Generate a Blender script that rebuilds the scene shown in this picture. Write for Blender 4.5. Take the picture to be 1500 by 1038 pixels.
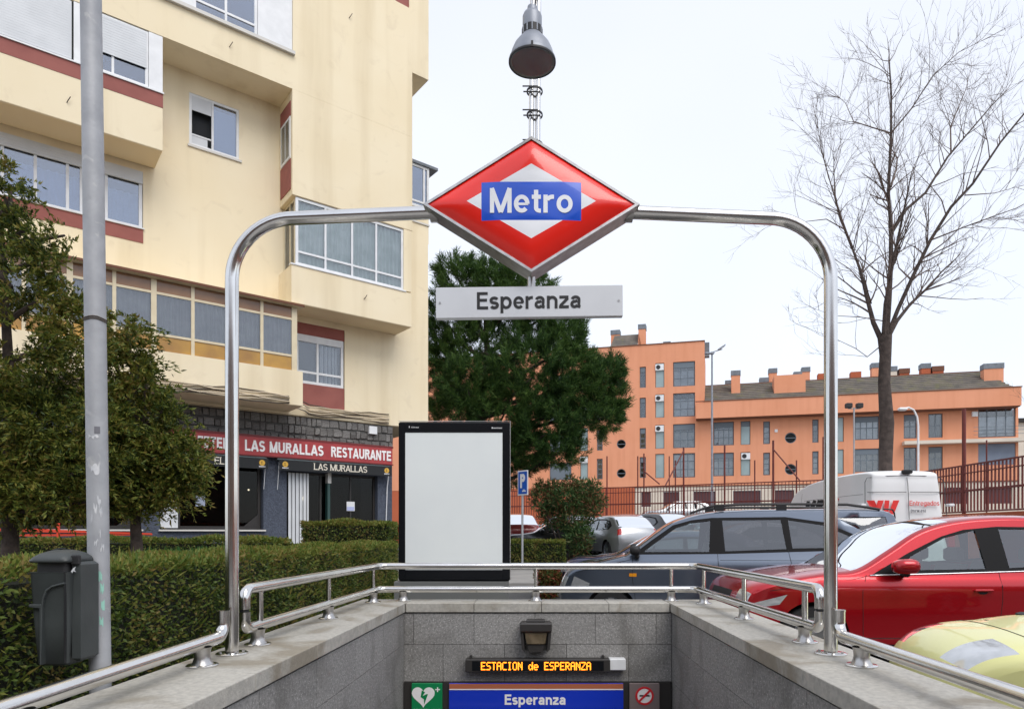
import bpy, math, random
import numpy as np
from mathutils import Vector, Matrix
from mathutils.geometry import delaunay_2d_cdt

R = math.radians
random.seed(7)
rng = np.random.default_rng(7)
for o in list(bpy.data.objects):
    bpy.data.objects.remove(o, do_unlink=True)
scene = bpy.context.scene
col = scene.collection

# ------------------------------------------------------------------ camera
EYE = 1.5
cam_d = bpy.data.cameras.new('camera')
cam_d.sensor_width = 36
cam_d.lens = 24.0
cam_d.shift_x = -35 / 1500
cam_d.shift_y = 261 / 1500
cam_d.clip_start = 0.05
cam_d.clip_end = 2000
cam = bpy.data.objects.new('camera', cam_d)
cam.location = (0, 0, EYE)
cam.rotation_euler = (R(90), 0, 0)
col.objects.link(cam)
scene.camera = cam

# ------------------------------------------------------------------ sky and sun
SUN_EL, SUN_AZ = R(52), R(150)          # azimuth clockwise from +Y
w = bpy.data.worlds.new('World')
scene.world = w
w.use_nodes = True
nt = w.node_tree
nt.nodes.clear()
out = nt.nodes.new('ShaderNodeOutputWorld')
sky = nt.nodes.new('ShaderNodeTexSky')
sky.sky_type = 'NISHITA'
sky.sun_disc = False
sky.sun_elevation = SUN_EL
sky.sun_rotation = SUN_AZ
bg1 = nt.nodes.new('ShaderNodeBackground')
bg1.inputs['Strength'].default_value = 0.05
nt.links.new(sky.outputs['Color'], bg1.inputs['Color'])
# the closed cloud deck: soft bright grey, barely structured
tc = nt.nodes.new('ShaderNodeTexCoord')
nz = nt.nodes.new('ShaderNodeTexNoise')
nz.inputs['Scale'].default_value = 1.6
nz.inputs['Detail'].default_value = 3
nt.links.new(tc.outputs['Generated'], nz.inputs['Vector'])
rp = nt.nodes.new('ShaderNodeValToRGB')
rp.color_ramp.elements[0].position = 0.30
rp.color_ramp.elements[0].color = (0.585, 0.60, 0.645, 1)
rp.color_ramp.elements[1].position = 0.70
rp.color_ramp.elements[1].color = (0.675, 0.68, 0.705, 1)
nt.links.new(nz.outputs['Fac'], rp.inputs['Fac'])
bg2 = nt.nodes.new('ShaderNodeBackground')
bg2.inputs['Strength'].default_value = 1.0
nt.links.new(rp.outputs['Color'], bg2.inputs['Color'])
ad = nt.nodes.new('ShaderNodeAddShader')
nt.links.new(bg1.outputs[0], ad.inputs[0])
nt.links.new(bg2.outputs[0], ad.inputs[1])
nt.links.new(ad.outputs[0], out.inputs['Surface'])

sd = bpy.data.lights.new('sun', 'SUN')
sd.energy = 1.5
sd.angle = R(40)
sd.color = (1.0, 0.96, 0.90)
so = bpy.data.objects.new('sun', sd)
so.rotation_euler = Vector((math.sin(SUN_AZ) * math.cos(SUN_EL), math.cos(SUN_AZ) * math.cos(SUN_EL), math.sin(SUN_EL))).to_track_quat('Z', 'Y').to_euler()
so.location = (0, 0, 40)
col.objects.link(so)

scene.view_settings.view_transform = 'Standard'
scene.view_settings.look = 'None'
scene.view_settings.exposure = 0.38
scene.view_settings.gamma = 1.0
scene.view_settings.use_curve_mapping = False

# ------------------------------------------------------------------ helpers
def at(px, py, Y):
    return Vector(((px - 785) / 1000 * Y, Y, EYE - (py - 780) / 1000 * Y))

def thing(name, label, cat, loc=(0, 0, 0), rotz=0, group=None):
    o = bpy.data.objects.new(name, None)
    o.empty_display_size = 0.2
    o.location = loc
    o.rotation_euler = (0, 0, rotz)
    o['label'] = label
    o['category'] = cat
    if group: o['group'] = group
    col.objects.link(o)
    return o

def tag(o, label, cat, group=None, kind=None):
    if label: o['label'] = label
    if cat: o['category'] = cat
    if group: o['group'] = group
    if kind: o['kind'] = kind
    return o

def link(name, me, mat, parent=None):
    if mat is not None and not me.materials: me.materials.append(mat)
    o = bpy.data.objects.new(name, me)
    if parent is not None: o.parent = parent
    col.objects.link(o)
    return o

def dup(o, parent=None, loc=None, rot=None, scale=None):
    c = o.copy()
    col.objects.link(c)
    if parent is not None: c.parent = parent
    if loc is not None: c.location = loc
    if rot is not None: c.rotation_euler = rot
    if scale is not None: c.scale = scale
    return c

def copy_tree(o, parent=None):
    kids = [k for k in bpy.data.objects if k.parent == o]
    c = o.copy()
    col.objects.link(c)
    if parent is not None: c.parent = parent
    for k in kids: copy_tree(k, c)
    return c

class MB:
    def __init__(s): s.v = []; s.f = []
    def add(s, vs, fs):
        b = len(s.v); s.v += [tuple(p) for p in vs]; s.f += [tuple(i + b for i in f) for f in fs]
        return s
    def box(s, x0, x1, y0, y1, z0, z1):
        return s.add([(x0,y0,z0),(x1,y0,z0),(x1,y1,z0),(x0,y1,z0),(x0,y0,z1),(x1,y0,z1),(x1,y1,z1),(x0,y1,z1)],
              [(0,3,2,1),(4,5,6,7),(0,1,5,4),(1,2,6,5),(2,3,7,6),(3,0,4,7)])
    def cbox(s, x0, x1, y0, y1, z0, z1, c=0.01):
        # chamfered box (three nested outlines)
        c = min(c, (x1-x0)*.45, (y1-y0)*.45, (z1-z0)*.45)
        vs = []; 
        for z, i in ((z0, c), (z0+c, 0), (z1-c, 0), (z1, c)):
            vs += [(x0+i+ (c if i==0 else 0)*0, y0+i, z), (x1-i, y0+i, z), (x1-i, y1-i, z), (x0+i, y1-i, z)]
        fs = [(3,2,1,0),(12,13,14,15)]
        for k in range(3):
            for j in range(4):
                a = k*4+j; b = k*4+(j+1)%4
                fs.append((a, b, b+4, a+4))
        return s.add(vs, fs)
    def prism(s, pts, y0, y1):           # polygon in x,z pushed along y
        n = len(pts)
        vs = [(x, y0, z) for x, z in pts] + [(x, y1, z) for x, z in pts]
        fs = [tuple(range(n)), tuple(range(2*n-1, n-1, -1))]
        for i in range(n):
            j = (i+1) % n
            fs.append((i, n+i, n+j, j))
        return s.add(vs, fs)
    def prismz(s, pts, z0, z1):          # polygon in x,y pushed along z
        n = len(pts)
        vs = [(x, y, z0) for x, y in pts] + [(x, y, z1) for x, y in pts]
        fs = [tuple(range(n-1, -1, -1)), tuple(range(n, 2*n))]
        for i in range(n):
            j = (i+1) % n
            fs.append((i, j, n+j, n+i))
        return s.add(vs, fs)
    def tube(s, path, r, n=8, cap=True):
        P = [Vector(p) for p in path]
        rs = r if isinstance(r, (list, tuple)) else [r] * len(P)
        T = []
        for i in range(len(P)):
            t = (P[min(i+1, len(P)-1)] - P[max(i-1, 0)])
            if t.length < 1e-9: t = Vector((0,0,1))
            T.append(t.normalized())
        up = Vector((0,0,1)) if abs(T[0].z) < .9 else Vector((1,0,0))
        X = T[0].cross(up).normalized()
        vs = []
        for i, p in enumerate(P):
            X = (X - T[i] * X.dot(T[i]))
            if X.length < 1e-6: X = T[i].orthogonal()
            X.normalize()
            Yv = T[i].cross(X)
            for k in range(n):
                a = 2*math.pi*k/n
                vs.append(p + (X*math.cos(a) + Yv*math.sin(a)) * rs[i])
        fs = []
        for i in range(len(P)-1):
            for k in range(n):
                a = i*n+k; b = i*n+(k+1) % n
                fs.append((a, b, b+n, a+n))
        if cap:
            fs.append(tuple(range(n-1, -1, -1)))
            m = (len(P)-1)*n
            fs.append(tuple(range(m, m+n)))
        return s.add(vs, fs)
    def lathe(s, prof, c=(0,0,0), axis='z', n=24):   # prof: (r, h)
        vs = []
        for r, h in prof:
            for k in range(n):
                a = 2*math.pi*k/n
                if axis == 'z': vs.append((c[0]+r*math.cos(a), c[1]+r*math.sin(a), c[2]+h))
                elif axis == 'y': vs.append((c[0]+r*math.cos(a), c[1]+h, c[2]+r*math.sin(a)))
                else: vs.append((c[0]+h, c[1]+r*math.cos(a), c[2]+r*math.sin(a)))
        fs = []
        for i in range(len(prof)-1):
            for k in range(n):
                a = i*n+k; b = i*n+(k+1) % n
                fs.append((a, b, b+n, a+n))
        return s.add(vs, fs)
    def shift(s, d):
        s.v = [(a+d[0], b+d[1], c+d[2]) for a, b, c in s.v]; return s
    def build(s, name, mat, parent=None, smooth=False, bevel=0, seg=2, sharp=40):
        me = bpy.data.meshes.new(name)
        me.from_pydata(s.v, [], s.f)
        me.update()
        if smooth:
            me.shade_smooth()
            if smooth == 'auto': me.set_sharp_from_angle(angle=R(sharp))
        o = link(name, me, mat, parent)
        if bevel:
            m = o.modifiers.new('bevel', 'BEVEL'); m.width = bevel; m.segments = seg; m.limit_method = 'ANGLE'; m.angle_limit = R(35)
        return o

def fix_normals(o):
    import bmesh
    bm = bmesh.new(); bm.from_mesh(o.data); bmesh.ops.recalc_face_normals(bm, faces=bm.faces); bm.to_mesh(o.data); bm.free()
    return o

def arc(c, r, a0, a1, n, plane='xz', y=0):
    res = []
    for i in range(n+1):
        a = R(a0 + (a1-a0)*i/n)
        res.append((c[0]+r*math.cos(a), y, c[1]+r*math.sin(a)))
    return res

# ------------------------------------------------------------------ materials
def newmat(name):
    m = bpy.data.materials.new(name); m.use_nodes = True
    n = m.node_tree; n.nodes.clear()
    o = n.nodes.new('ShaderNodeOutputMaterial')
    return m, n, o

def c4(c): return (c[0], c[1], c[2], 1)

def mat(name, c, rough=.6, metal=0, c2=None, ns=4, detail=5, bump=0, bs=None, coat=0, spec=.5, rand=0,
        streak=None, stain=None, lo=.35, hi=.65, coord='Object', emit=None, speck=None):
    m, n, o = newmat(name)
    b = n.nodes.new('ShaderNodeBsdfPrincipled')
    n.links.new(b.outputs[0], o.inputs['Surface'])
    b.inputs['Roughness'].default_value = rough
    b.inputs['Metallic'].default_value = metal
    b.inputs['Coat Weight'].default_value = coat
    b.inputs['Coat Roughness'].default_value = .04
    b.inputs['Specular IOR Level'].default_value = spec
    tcn = n.nodes.new('ShaderNodeTexCoord')
    vec = tcn.outputs[coord]
    cur = None
    def rgb(cc):
        x = n.nodes.new('ShaderNodeRGB'); x.outputs[0].default_value = c4(cc); return x.outputs[0]
    cur = rgb(c)
    def mixin(fac, bcol, cur, mode='MIX'):
        x = n.nodes.new('ShaderNodeMix'); x.data_type = 'RGBA'; x.blend_type = mode
        if isinstance(fac, float): x.inputs[0].default_value = fac
        else: n.links.new(fac, x.inputs[0])
        n.links.new(cur, x.inputs[6]); n.links.new(bcol, x.inputs[7])
        return x.outputs[2]
    def noise(scale, det=4, v=None, lo=.35, hi=.65, dist=0):
        t = n.nodes.new('ShaderNodeTexNoise'); t.inputs['Scale'].default_value = scale; t.inputs['Detail'].default_value = det
        t.inputs['Distortion'].default_value = dist
        n.links.new(v if v is not None else vec, t.inputs['Vector'])
        mr = n.nodes.new('ShaderNodeMapRange'); mr.inputs[1].default_value = lo; mr.inputs[2].default_value = hi
        n.links.new(t.outputs['Fac'], mr.inputs[0])
        return mr.outputs[0], t.outputs['Fac']
    if c2 is not None:
        f, _ = noise(ns, detail, None, lo, hi)
        cur = mixin(f, rgb(c2), cur)
    if speck is not None:                 # (colour, scale, amount)
        f, _ = noise(speck[1], 2, None, speck[2], speck[2]+.06)
        cur = mixin(f, rgb(speck[0]), cur)
    if stain is not None:                 # (colour, scale, lo, hi, strength)
        f, _ = noise(stain[1], 6, None, stain[2], stain[3], 1.2)
        mm = n.nodes.new('ShaderNodeMath'); mm.operation = 'MULTIPLY'; mm.inputs[1].default_value = stain[4]
        n.links.new(f, mm.inputs[0])
        cur = mixin(mm.outputs[0], rgb(stain[0]), cur)
    if streak is not None:                # vertical weathering: (colour, strength)
        mp = n.nodes.new('ShaderNodeMapping'); mp.inputs['Scale'].default_value = (2.2, 2.2, .16)
        n.links.new(vec, mp.inputs['Vector'])
        f, _ = noise(1.0, 7, mp.outputs[0], .48, .78)
        mm = n.nodes.new('ShaderNodeMath'); mm.operation = 'MULTIPLY'; mm.inputs[1].default_value = streak[1]
        n.links.new(f, mm.inputs[0])
        cur = mixin(mm.outputs[0], rgb(streak[0]), cur)
    if rand:
        oi = n.nodes.new('ShaderNodeObjectInfo')
        mr = n.nodes.new('ShaderNodeMapRange'); mr.inputs[3].default_value = 1-rand; mr.inputs[4].default_value = 1+rand
        n.links.new(oi.outputs['Random'], mr.inputs[0])
        hs = n.nodes.new('ShaderNodeHueSaturation'); n.links.new(mr.outputs[0], hs.inputs['Value']); n.links.new(cur, hs.inputs['Color'])
        cur = hs.outputs[0]
    n.links.new(cur, b.inputs['Base Color'])
    if bump:
        t = n.nodes.new('ShaderNodeTexNoise'); t.inputs['Scale'].default_value = bs or 40; t.inputs['Detail'].default_value = 4
        n.links.new(vec, t.inputs['Vector'])
        bp = n.nodes.new('ShaderNodeBump'); bp.inputs['Strength'].default_value = bump; bp.inputs['Distance'].default_value = .02
        n.links.new(t.outputs['Fac'], bp.inputs['Height']); n.links.new(bp.outputs[0], b.inputs['Normal'])
    if emit:
        b.inputs['Emission Color'].default_value = c4(emit[0]); b.inputs['Emission Strength'].default_value = emit[1]
    return m

def glassmat(name, tint, refl=.08, rough=.02, mul=1.0):
    m, n, o = newmat(name)
    tr = n.nodes.new('ShaderNodeBsdfTransparent'); tr.inputs[0].default_value = c4(tint)
    gl = n.nodes.new('ShaderNodeBsdfGlossy'); gl.inputs['Roughness'].default_value = rough; gl.inputs[0].default_value = (.95, .97, 1, 1)
    lw = n.nodes.new('ShaderNodeFresnel'); lw.inputs['IOR'].default_value = 1.5
    ma = n.nodes.new('ShaderNodeMath'); ma.operation = 'MULTIPLY_ADD'; ma.inputs[1].default_value = mul; ma.inputs[2].default_value = refl; ma.use_clamp = True
    n.links.new(lw.outputs[0], ma.inputs[0])
    mx = n.nodes.new('ShaderNodeMixShader')
    n.links.new(ma.outputs[0], mx.inputs[0]); n.links.new(tr.outputs[0], mx.inputs[1]); n.links.new(gl.outputs[0], mx.inputs[2])
    n.links.new(mx.outputs[0], o.inputs['Surface'])
    return m

def leafmat(name, cols, rough=.55, trans=.25, patch=None, ps=1.5):
    m, n, o = newmat(name)
    b = n.nodes.new('ShaderNodeBsdfPrincipled'); b.inputs['Roughness'].default_value = rough
    b.inputs['Specular IOR Level'].default_value = .3
    g = n.nodes.new('ShaderNodeNewGeometry')
    rp = n.nodes.new('ShaderNodeValToRGB'); el = rp.color_ramp.elements
    el[0].color = c4(cols[0]); el[1].color = c4(cols[-1])
    for i, c in enumerate(cols[1:-1]):
        e = el.new((i+1)/(len(cols)-1)); e.color = c4(c)
    fac = g.outputs['Random Per Island']
    tcn = n.nodes.new('ShaderNodeTexCoord')
    t = n.nodes.new('ShaderNodeTexNoise'); t.inputs['Scale'].default_value = ps; t.inputs['Detail'].default_value = 3
    n.links.new(tcn.outputs['Object'], t.inputs['Vector'])
    mr = n.nodes.new('ShaderNodeMapRange'); mr.inputs[1].default_value = .3; mr.inputs[2].default_value = .7
    mr.inputs[3].default_value = -.3; mr.inputs[4].default_value = .3
    n.links.new(t.outputs['Fac'], mr.inputs[0])
    ma = n.nodes.new('ShaderNodeMath'); ma.operation = 'ADD'; ma.use_clamp = True
    n.links.new(fac, ma.inputs[0]); n.links.new(mr.outputs[0], ma.inputs[1])
    n.links.new(ma.outputs[0], rp.inputs['Fac'])
    n.links.new(rp.outputs[0], b.inputs['Base Color'])
    tl = n.nodes.new('ShaderNodeBsdfTranslucent'); n.links.new(rp.outputs[0], tl.inputs[0])
    mx = n.nodes.new('ShaderNodeMixShader'); mx.inputs[0].default_value = trans
    n.links.new(b.outputs[0], mx.inputs[1]); n.links.new(tl.outputs[0], mx.inputs[2]); n.links.new(mx.outputs[0], o.inputs['Surface'])
    return m

G = {}
G['granite'] = mat('granite', (.31,.30,.285), .75, c2=(.19,.185,.178), ns=38, detail=8, speck=((.50,.49,.47), 75, .60), stain=((.10,.095,.085), 1.6, .50, .74, .55), bump=.25, bs=90, rand=.10)
G['coping'] = mat('coping stone', (.47,.45,.40), .62, c2=(.36,.345,.31), ns=30, detail=7, speck=((.48,.46,.42), 110, .62), stain=((.20,.165,.11), 1.7, .48, .66, .7), bump=.2, bs=80, rand=.07)
G['joint'] = mat('dark joint mortar', (.07,.068,.065), .9)
G['steel'] = mat('brushed stainless steel', (.74,.73,.71), .17, 1.0, c2=(.66,.65,.63), ns=5, detail=2)
G['steel_dull'] = mat('dull stainless steel', (.55,.54,.53), .34, 1.0, c2=(.42,.41,.40), ns=20)
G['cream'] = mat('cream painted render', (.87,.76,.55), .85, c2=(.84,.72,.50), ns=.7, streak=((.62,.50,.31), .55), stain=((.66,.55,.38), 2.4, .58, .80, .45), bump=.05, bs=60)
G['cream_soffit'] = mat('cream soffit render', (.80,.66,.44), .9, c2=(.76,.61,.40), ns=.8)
G['maroon'] = mat('brick red painted band', (.33,.11,.09), .8, c2=(.28,.09,.075), ns=3)
G['white'] = mat('white painted metal', (.80,.81,.82), .35, c2=(.72,.73,.74), ns=5)
G['shutter'] = mat('pale grey roller shutter', (.66,.68,.70), .5, c2=(.60,.62,.64), ns=3)
G['ivory'] = mat('ivory aluminium', (.74,.64,.44), .4, c2=(.66,.56,.38), ns=5)
G['amber'] = mat('amber glass panel', (.50,.27,.035), .22, c2=(.34,.17,.03), ns=2.2, coat=.3)
G['brown_glass'] = mat('brown glass panel', (.30,.155,.07), .25, c2=(.22,.11,.05), ns=2, coat=.3)
G['curtain_grey'] = mat('grey curtain', (.36,.36,.36), .9, c2=(.24,.245,.25), ns=3)
G['curtain_blue'] = mat('pale blue curtain', (.55,.62,.74), .9, c2=(.42,.48,.60), ns=2)
G['curtain_green'] = mat('pale green curtain', (.86,.93,.86), .9, c2=(.66,.76,.68), ns=4)
G['curtain_white'] = mat('white net curtain', (.66,.68,.69), .9, c2=(.50,.52,.54), ns=3)
G['dark_room'] = mat('dark room', (.025,.027,.03), .9)
G['dim_room'] = mat('dim room', (.10,.11,.125), .9, c2=(.05,.055,.06), ns=1.5)
G['glass'] = glassmat('window glass', (.86,.88,.90), .05)
G['trim'] = mat('black window trim', (.006,.006,.007), .6, spec=.2)
G['glass_dark'] = glassmat('smoked shop glass', (.45,.46,.47), .0, .02, .35)
G['glass_blue'] = glassmat('bluish window glass', (.62,.70,.82), .16)
G['car_glass'] = glassmat('car glass', (.62,.72,.70), .10)
G['car_glass_dark'] = glassmat('tinted car glass', (.22,.22,.23), .10)
G['slate'] = mat('blue grey rough render', (.085,.10,.135), .9, c2=(.055,.065,.09), ns=26, bump=.9, bs=38)
G['stone'] = mat('grey cladding stone', (.20,.19,.18), .85, c2=(.11,.105,.10), ns=7, bump=.6, bs=22, rand=.25, stain=((.33,.31,.28), 9, .58, .72, .5))
G['cladbed'] = mat('cladding mortar', (.10,.098,.092), .9, c2=(.07,.068,.064), ns=12)
G['sign_red'] = mat('red sign band', (.42,.05,.05), .5, c2=(.35,.035,.04), ns=5)
G['sign_white'] = mat('white lettering', (.85,.83,.82), .5)
G['awning'] = mat('black awning cloth', (.012,.014,.016), .75)
G['gold'] = mat('gold emblem', (.65,.38,.05), .5)
G['sill'] = mat('pale marble sill', (.62,.60,.56), .5)
G['cable'] = mat('sun bleached cable', (.62,.52,.38), .8)
G['cable_dark'] = mat('dark cable', (.09,.07,.055), .8)
G['red_enamel'] = mat('red sign enamel', (.86,.016,.006), .3, coat=.45)
G['white_enamel'] = mat('white sign enamel', (.84,.85,.87), .16, coat=1)
G['blue_enamel'] = mat('blue sign enamel', (.006,.085,.60), .35, coat=.25)
G['plate'] = mat('pale aluminium plate', (.70,.71,.72), .32, .35, c2=(.64,.65,.66), ns=3)
G['black'] = mat('black gloss frame', (.006,.007,.009), .25, spec=.25)
G['blackm'] = mat('black matt plastic', (.015,.015,.016), .55)
G['rubber'] = mat('black rubber', (.012,.012,.013), .8)
G['poster'] = mat('blank pale poster panel', (.78,.82,.81), .35, c2=(.74,.78,.78), ns=1.2, coat=.5)  # even pale poster colour, no emission
G['lampgrey'] = mat('grey lamp housing', (.23,.25,.29), .45, .3, c2=(.30,.32,.36), ns=9)
G['reflector'] = mat('lamp reflector', (.22,.25,.23), .9, 0, c2=(.15,.17,.155), ns=7, spec=.1)
G['pole'] = mat('galvanised painted pole', (.40,.41,.43), .55, .2, c2=(.33,.34,.36), ns=9, stain=((.55,.55,.53), 9, .64, .70, .45), bump=.08, bs=50)
G['binp'] = mat('dark grey bin plastic', (.052,.060,.060), .5, c2=(.042,.048,.048), ns=6, bump=.04, bs=60)
G['sticker'] = mat('torn white sticker', (.62,.63,.64), .7, c2=(.45,.47,.50), ns=30)
G['paintgreen'] = mat('pale green paint tag', (.30,.58,.48), .6)
G['wood'] = mat('tree bark', (.085,.062,.05), .9, c2=(.045,.034,.028), ns=12, bump=.7, bs=30)
G['twig'] = mat('bare twig bark', (.17,.125,.105), .9, c2=(.12,.085,.07), ns=6)
G['asphalt'] = mat('asphalt', (.055,.055,.057), .9, c2=(.075,.075,.075), ns=.6, speck=((.13,.13,.13), 160, .62), bump=.3, bs=120)
G['paving'] = mat('pale pavement', (.30,.29,.27), .85, c2=(.24,.23,.22), ns=2, bump=.2, bs=60, rand=.08)
G['kerb'] = mat('kerb stone', (.38,.37,.35), .8, c2=(.30,.29,.28), ns=5)
G['soil'] = mat('soil', (.08,.06,.04), .95, c2=(.05,.038,.027), ns=6, bump=.6, bs=20)
G['orange'] = mat('orange render', (.76,.335,.195), .88, c2=(.71,.30,.165), ns=.35, streak=((.52,.18,.08), .30))
G['orange_dark'] = mat('orange brick base', (.47,.12,.05), .9, c2=(.40,.10,.045), ns=.6)
G['edge_brown'] = mat('brown coping edge', (.16,.065,.035), .8)
G['tile'] = mat('grey brown roof tile', (.17,.145,.12), .85, c2=(.10,.09,.08), ns=1.2, stain=((.17,.16,.06), 1.1, .52, .7, .5))
G['tile_dark'] = mat('dark tile gap', (.035,.03,.027), .9)
G['win_frame'] = mat('grey window frame', (.14,.17,.20), .5)
G['win_grey'] = mat('grey green glazing', (.33,.42,.43), .25, c2=(.26,.34,.35), ns=.8, coat=.3)
G['pale_wall'] = mat('pale render', (.70,.62,.52), .85, c2=(.62,.55,.46), ns=.7)
G['zinc'] = mat('zinc chimney cowl', (.19,.21,.24), .6, c2=(.13,.15,.17), ns=3)
G['fence_red'] = mat('dark red fence paint', (.17,.028,.020), .55, c2=(.12,.02,.016), ns=3)
G['tape'] = mat('orange red barrier plastic', (.75,.07,.03), .5)
G['pblue'] = mat('parking sign blue', (.015,.10,.48), .4)
G['chrome'] = mat('chrome trim', (.8,.8,.82), .12, 1)
G['rim'] = mat('alloy rim', (.45,.46,.48), .3, .9)
G['lamp_clear'] = mat('clear headlamp', (.62,.64,.66), .1, .5, coat=1, c2=(.50,.52,.53), ns=9)
G['lamp_red'] = mat('red tail lamp', (.42,.01,.01), .15, coat=1)
G['lamp_amber'] = mat('amber indicator', (.75,.28,.01), .2, coat=1)
G['cabin'] = mat('dark car cabin', (.03,.03,.032), .8)
G['seat'] = mat('grey seat cloth', (.075,.075,.08), .9)
def paint(name, c, metal=.25, rough=.32, c2=None): return mat(name, c, rough, metal, coat=1, spec=.5, c2=c2, ns=2)
G['p_red'] = paint('red car paint', (.46,.004,.012), .6, .28)
G['p_steel'] = paint('steel blue car paint', (.115,.14,.185), .7, .3)
G['p_lime'] = mat('pale lime car paint', (.70,.69,.30), .38, coat=.45)
G['p_navy'] = paint('navy car paint', (.014,.016,.06), .3)
G['p_silver'] = paint('silver car paint', (.42,.43,.44), .7)
G['p_white'] = paint('white car paint', (.72,.73,.74), 0)
G['p_black'] = paint('black car paint', (.015,.016,.018), .3)
G['p_maroon'] = paint('dark red car paint', (.22,.02,.02), .3)
G['p_van'] = mat('white van paint', (.80,.80,.80), .5, coat=.12, c2=(.77,.77,.765), ns=2)
G['led'] = mat('amber led dots', (.9,.3,.02), .5, emit=((1,.27,.015), 2.2))
G['glow'] = mat('warm glowing globe', (1,.9,.7), .5, emit=((1,.86,.6), 4))
G['sg_green'] = mat('green sign', (.0,.22,.07), .35)
G['sg_blue'] = mat('royal blue sign', (.005,.035,.50), .25, coat=.5)
G['sg_brown'] = mat('terracotta sign strip', (.42,.13,.06), .4)
G['sg_grey'] = mat('grey brown sign', (.20,.155,.15), .5)
G['sg_red'] = mat('sign ring red', (.60,.02,.03), .4)
G['darkmetal'] = mat('dark brown metal', (.028,.025,.023), .5)
G['lampglass'] = mat('yellowed lamp glass', (.20,.15,.09), .2, coat=.5, c2=(.12,.09,.05), ns=14)
G['mrw_red'] = mat('red decal', (.75,.035,.03), .4)
G['mrw_grey'] = mat('grey decal', (.16,.16,.18), .5)

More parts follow.
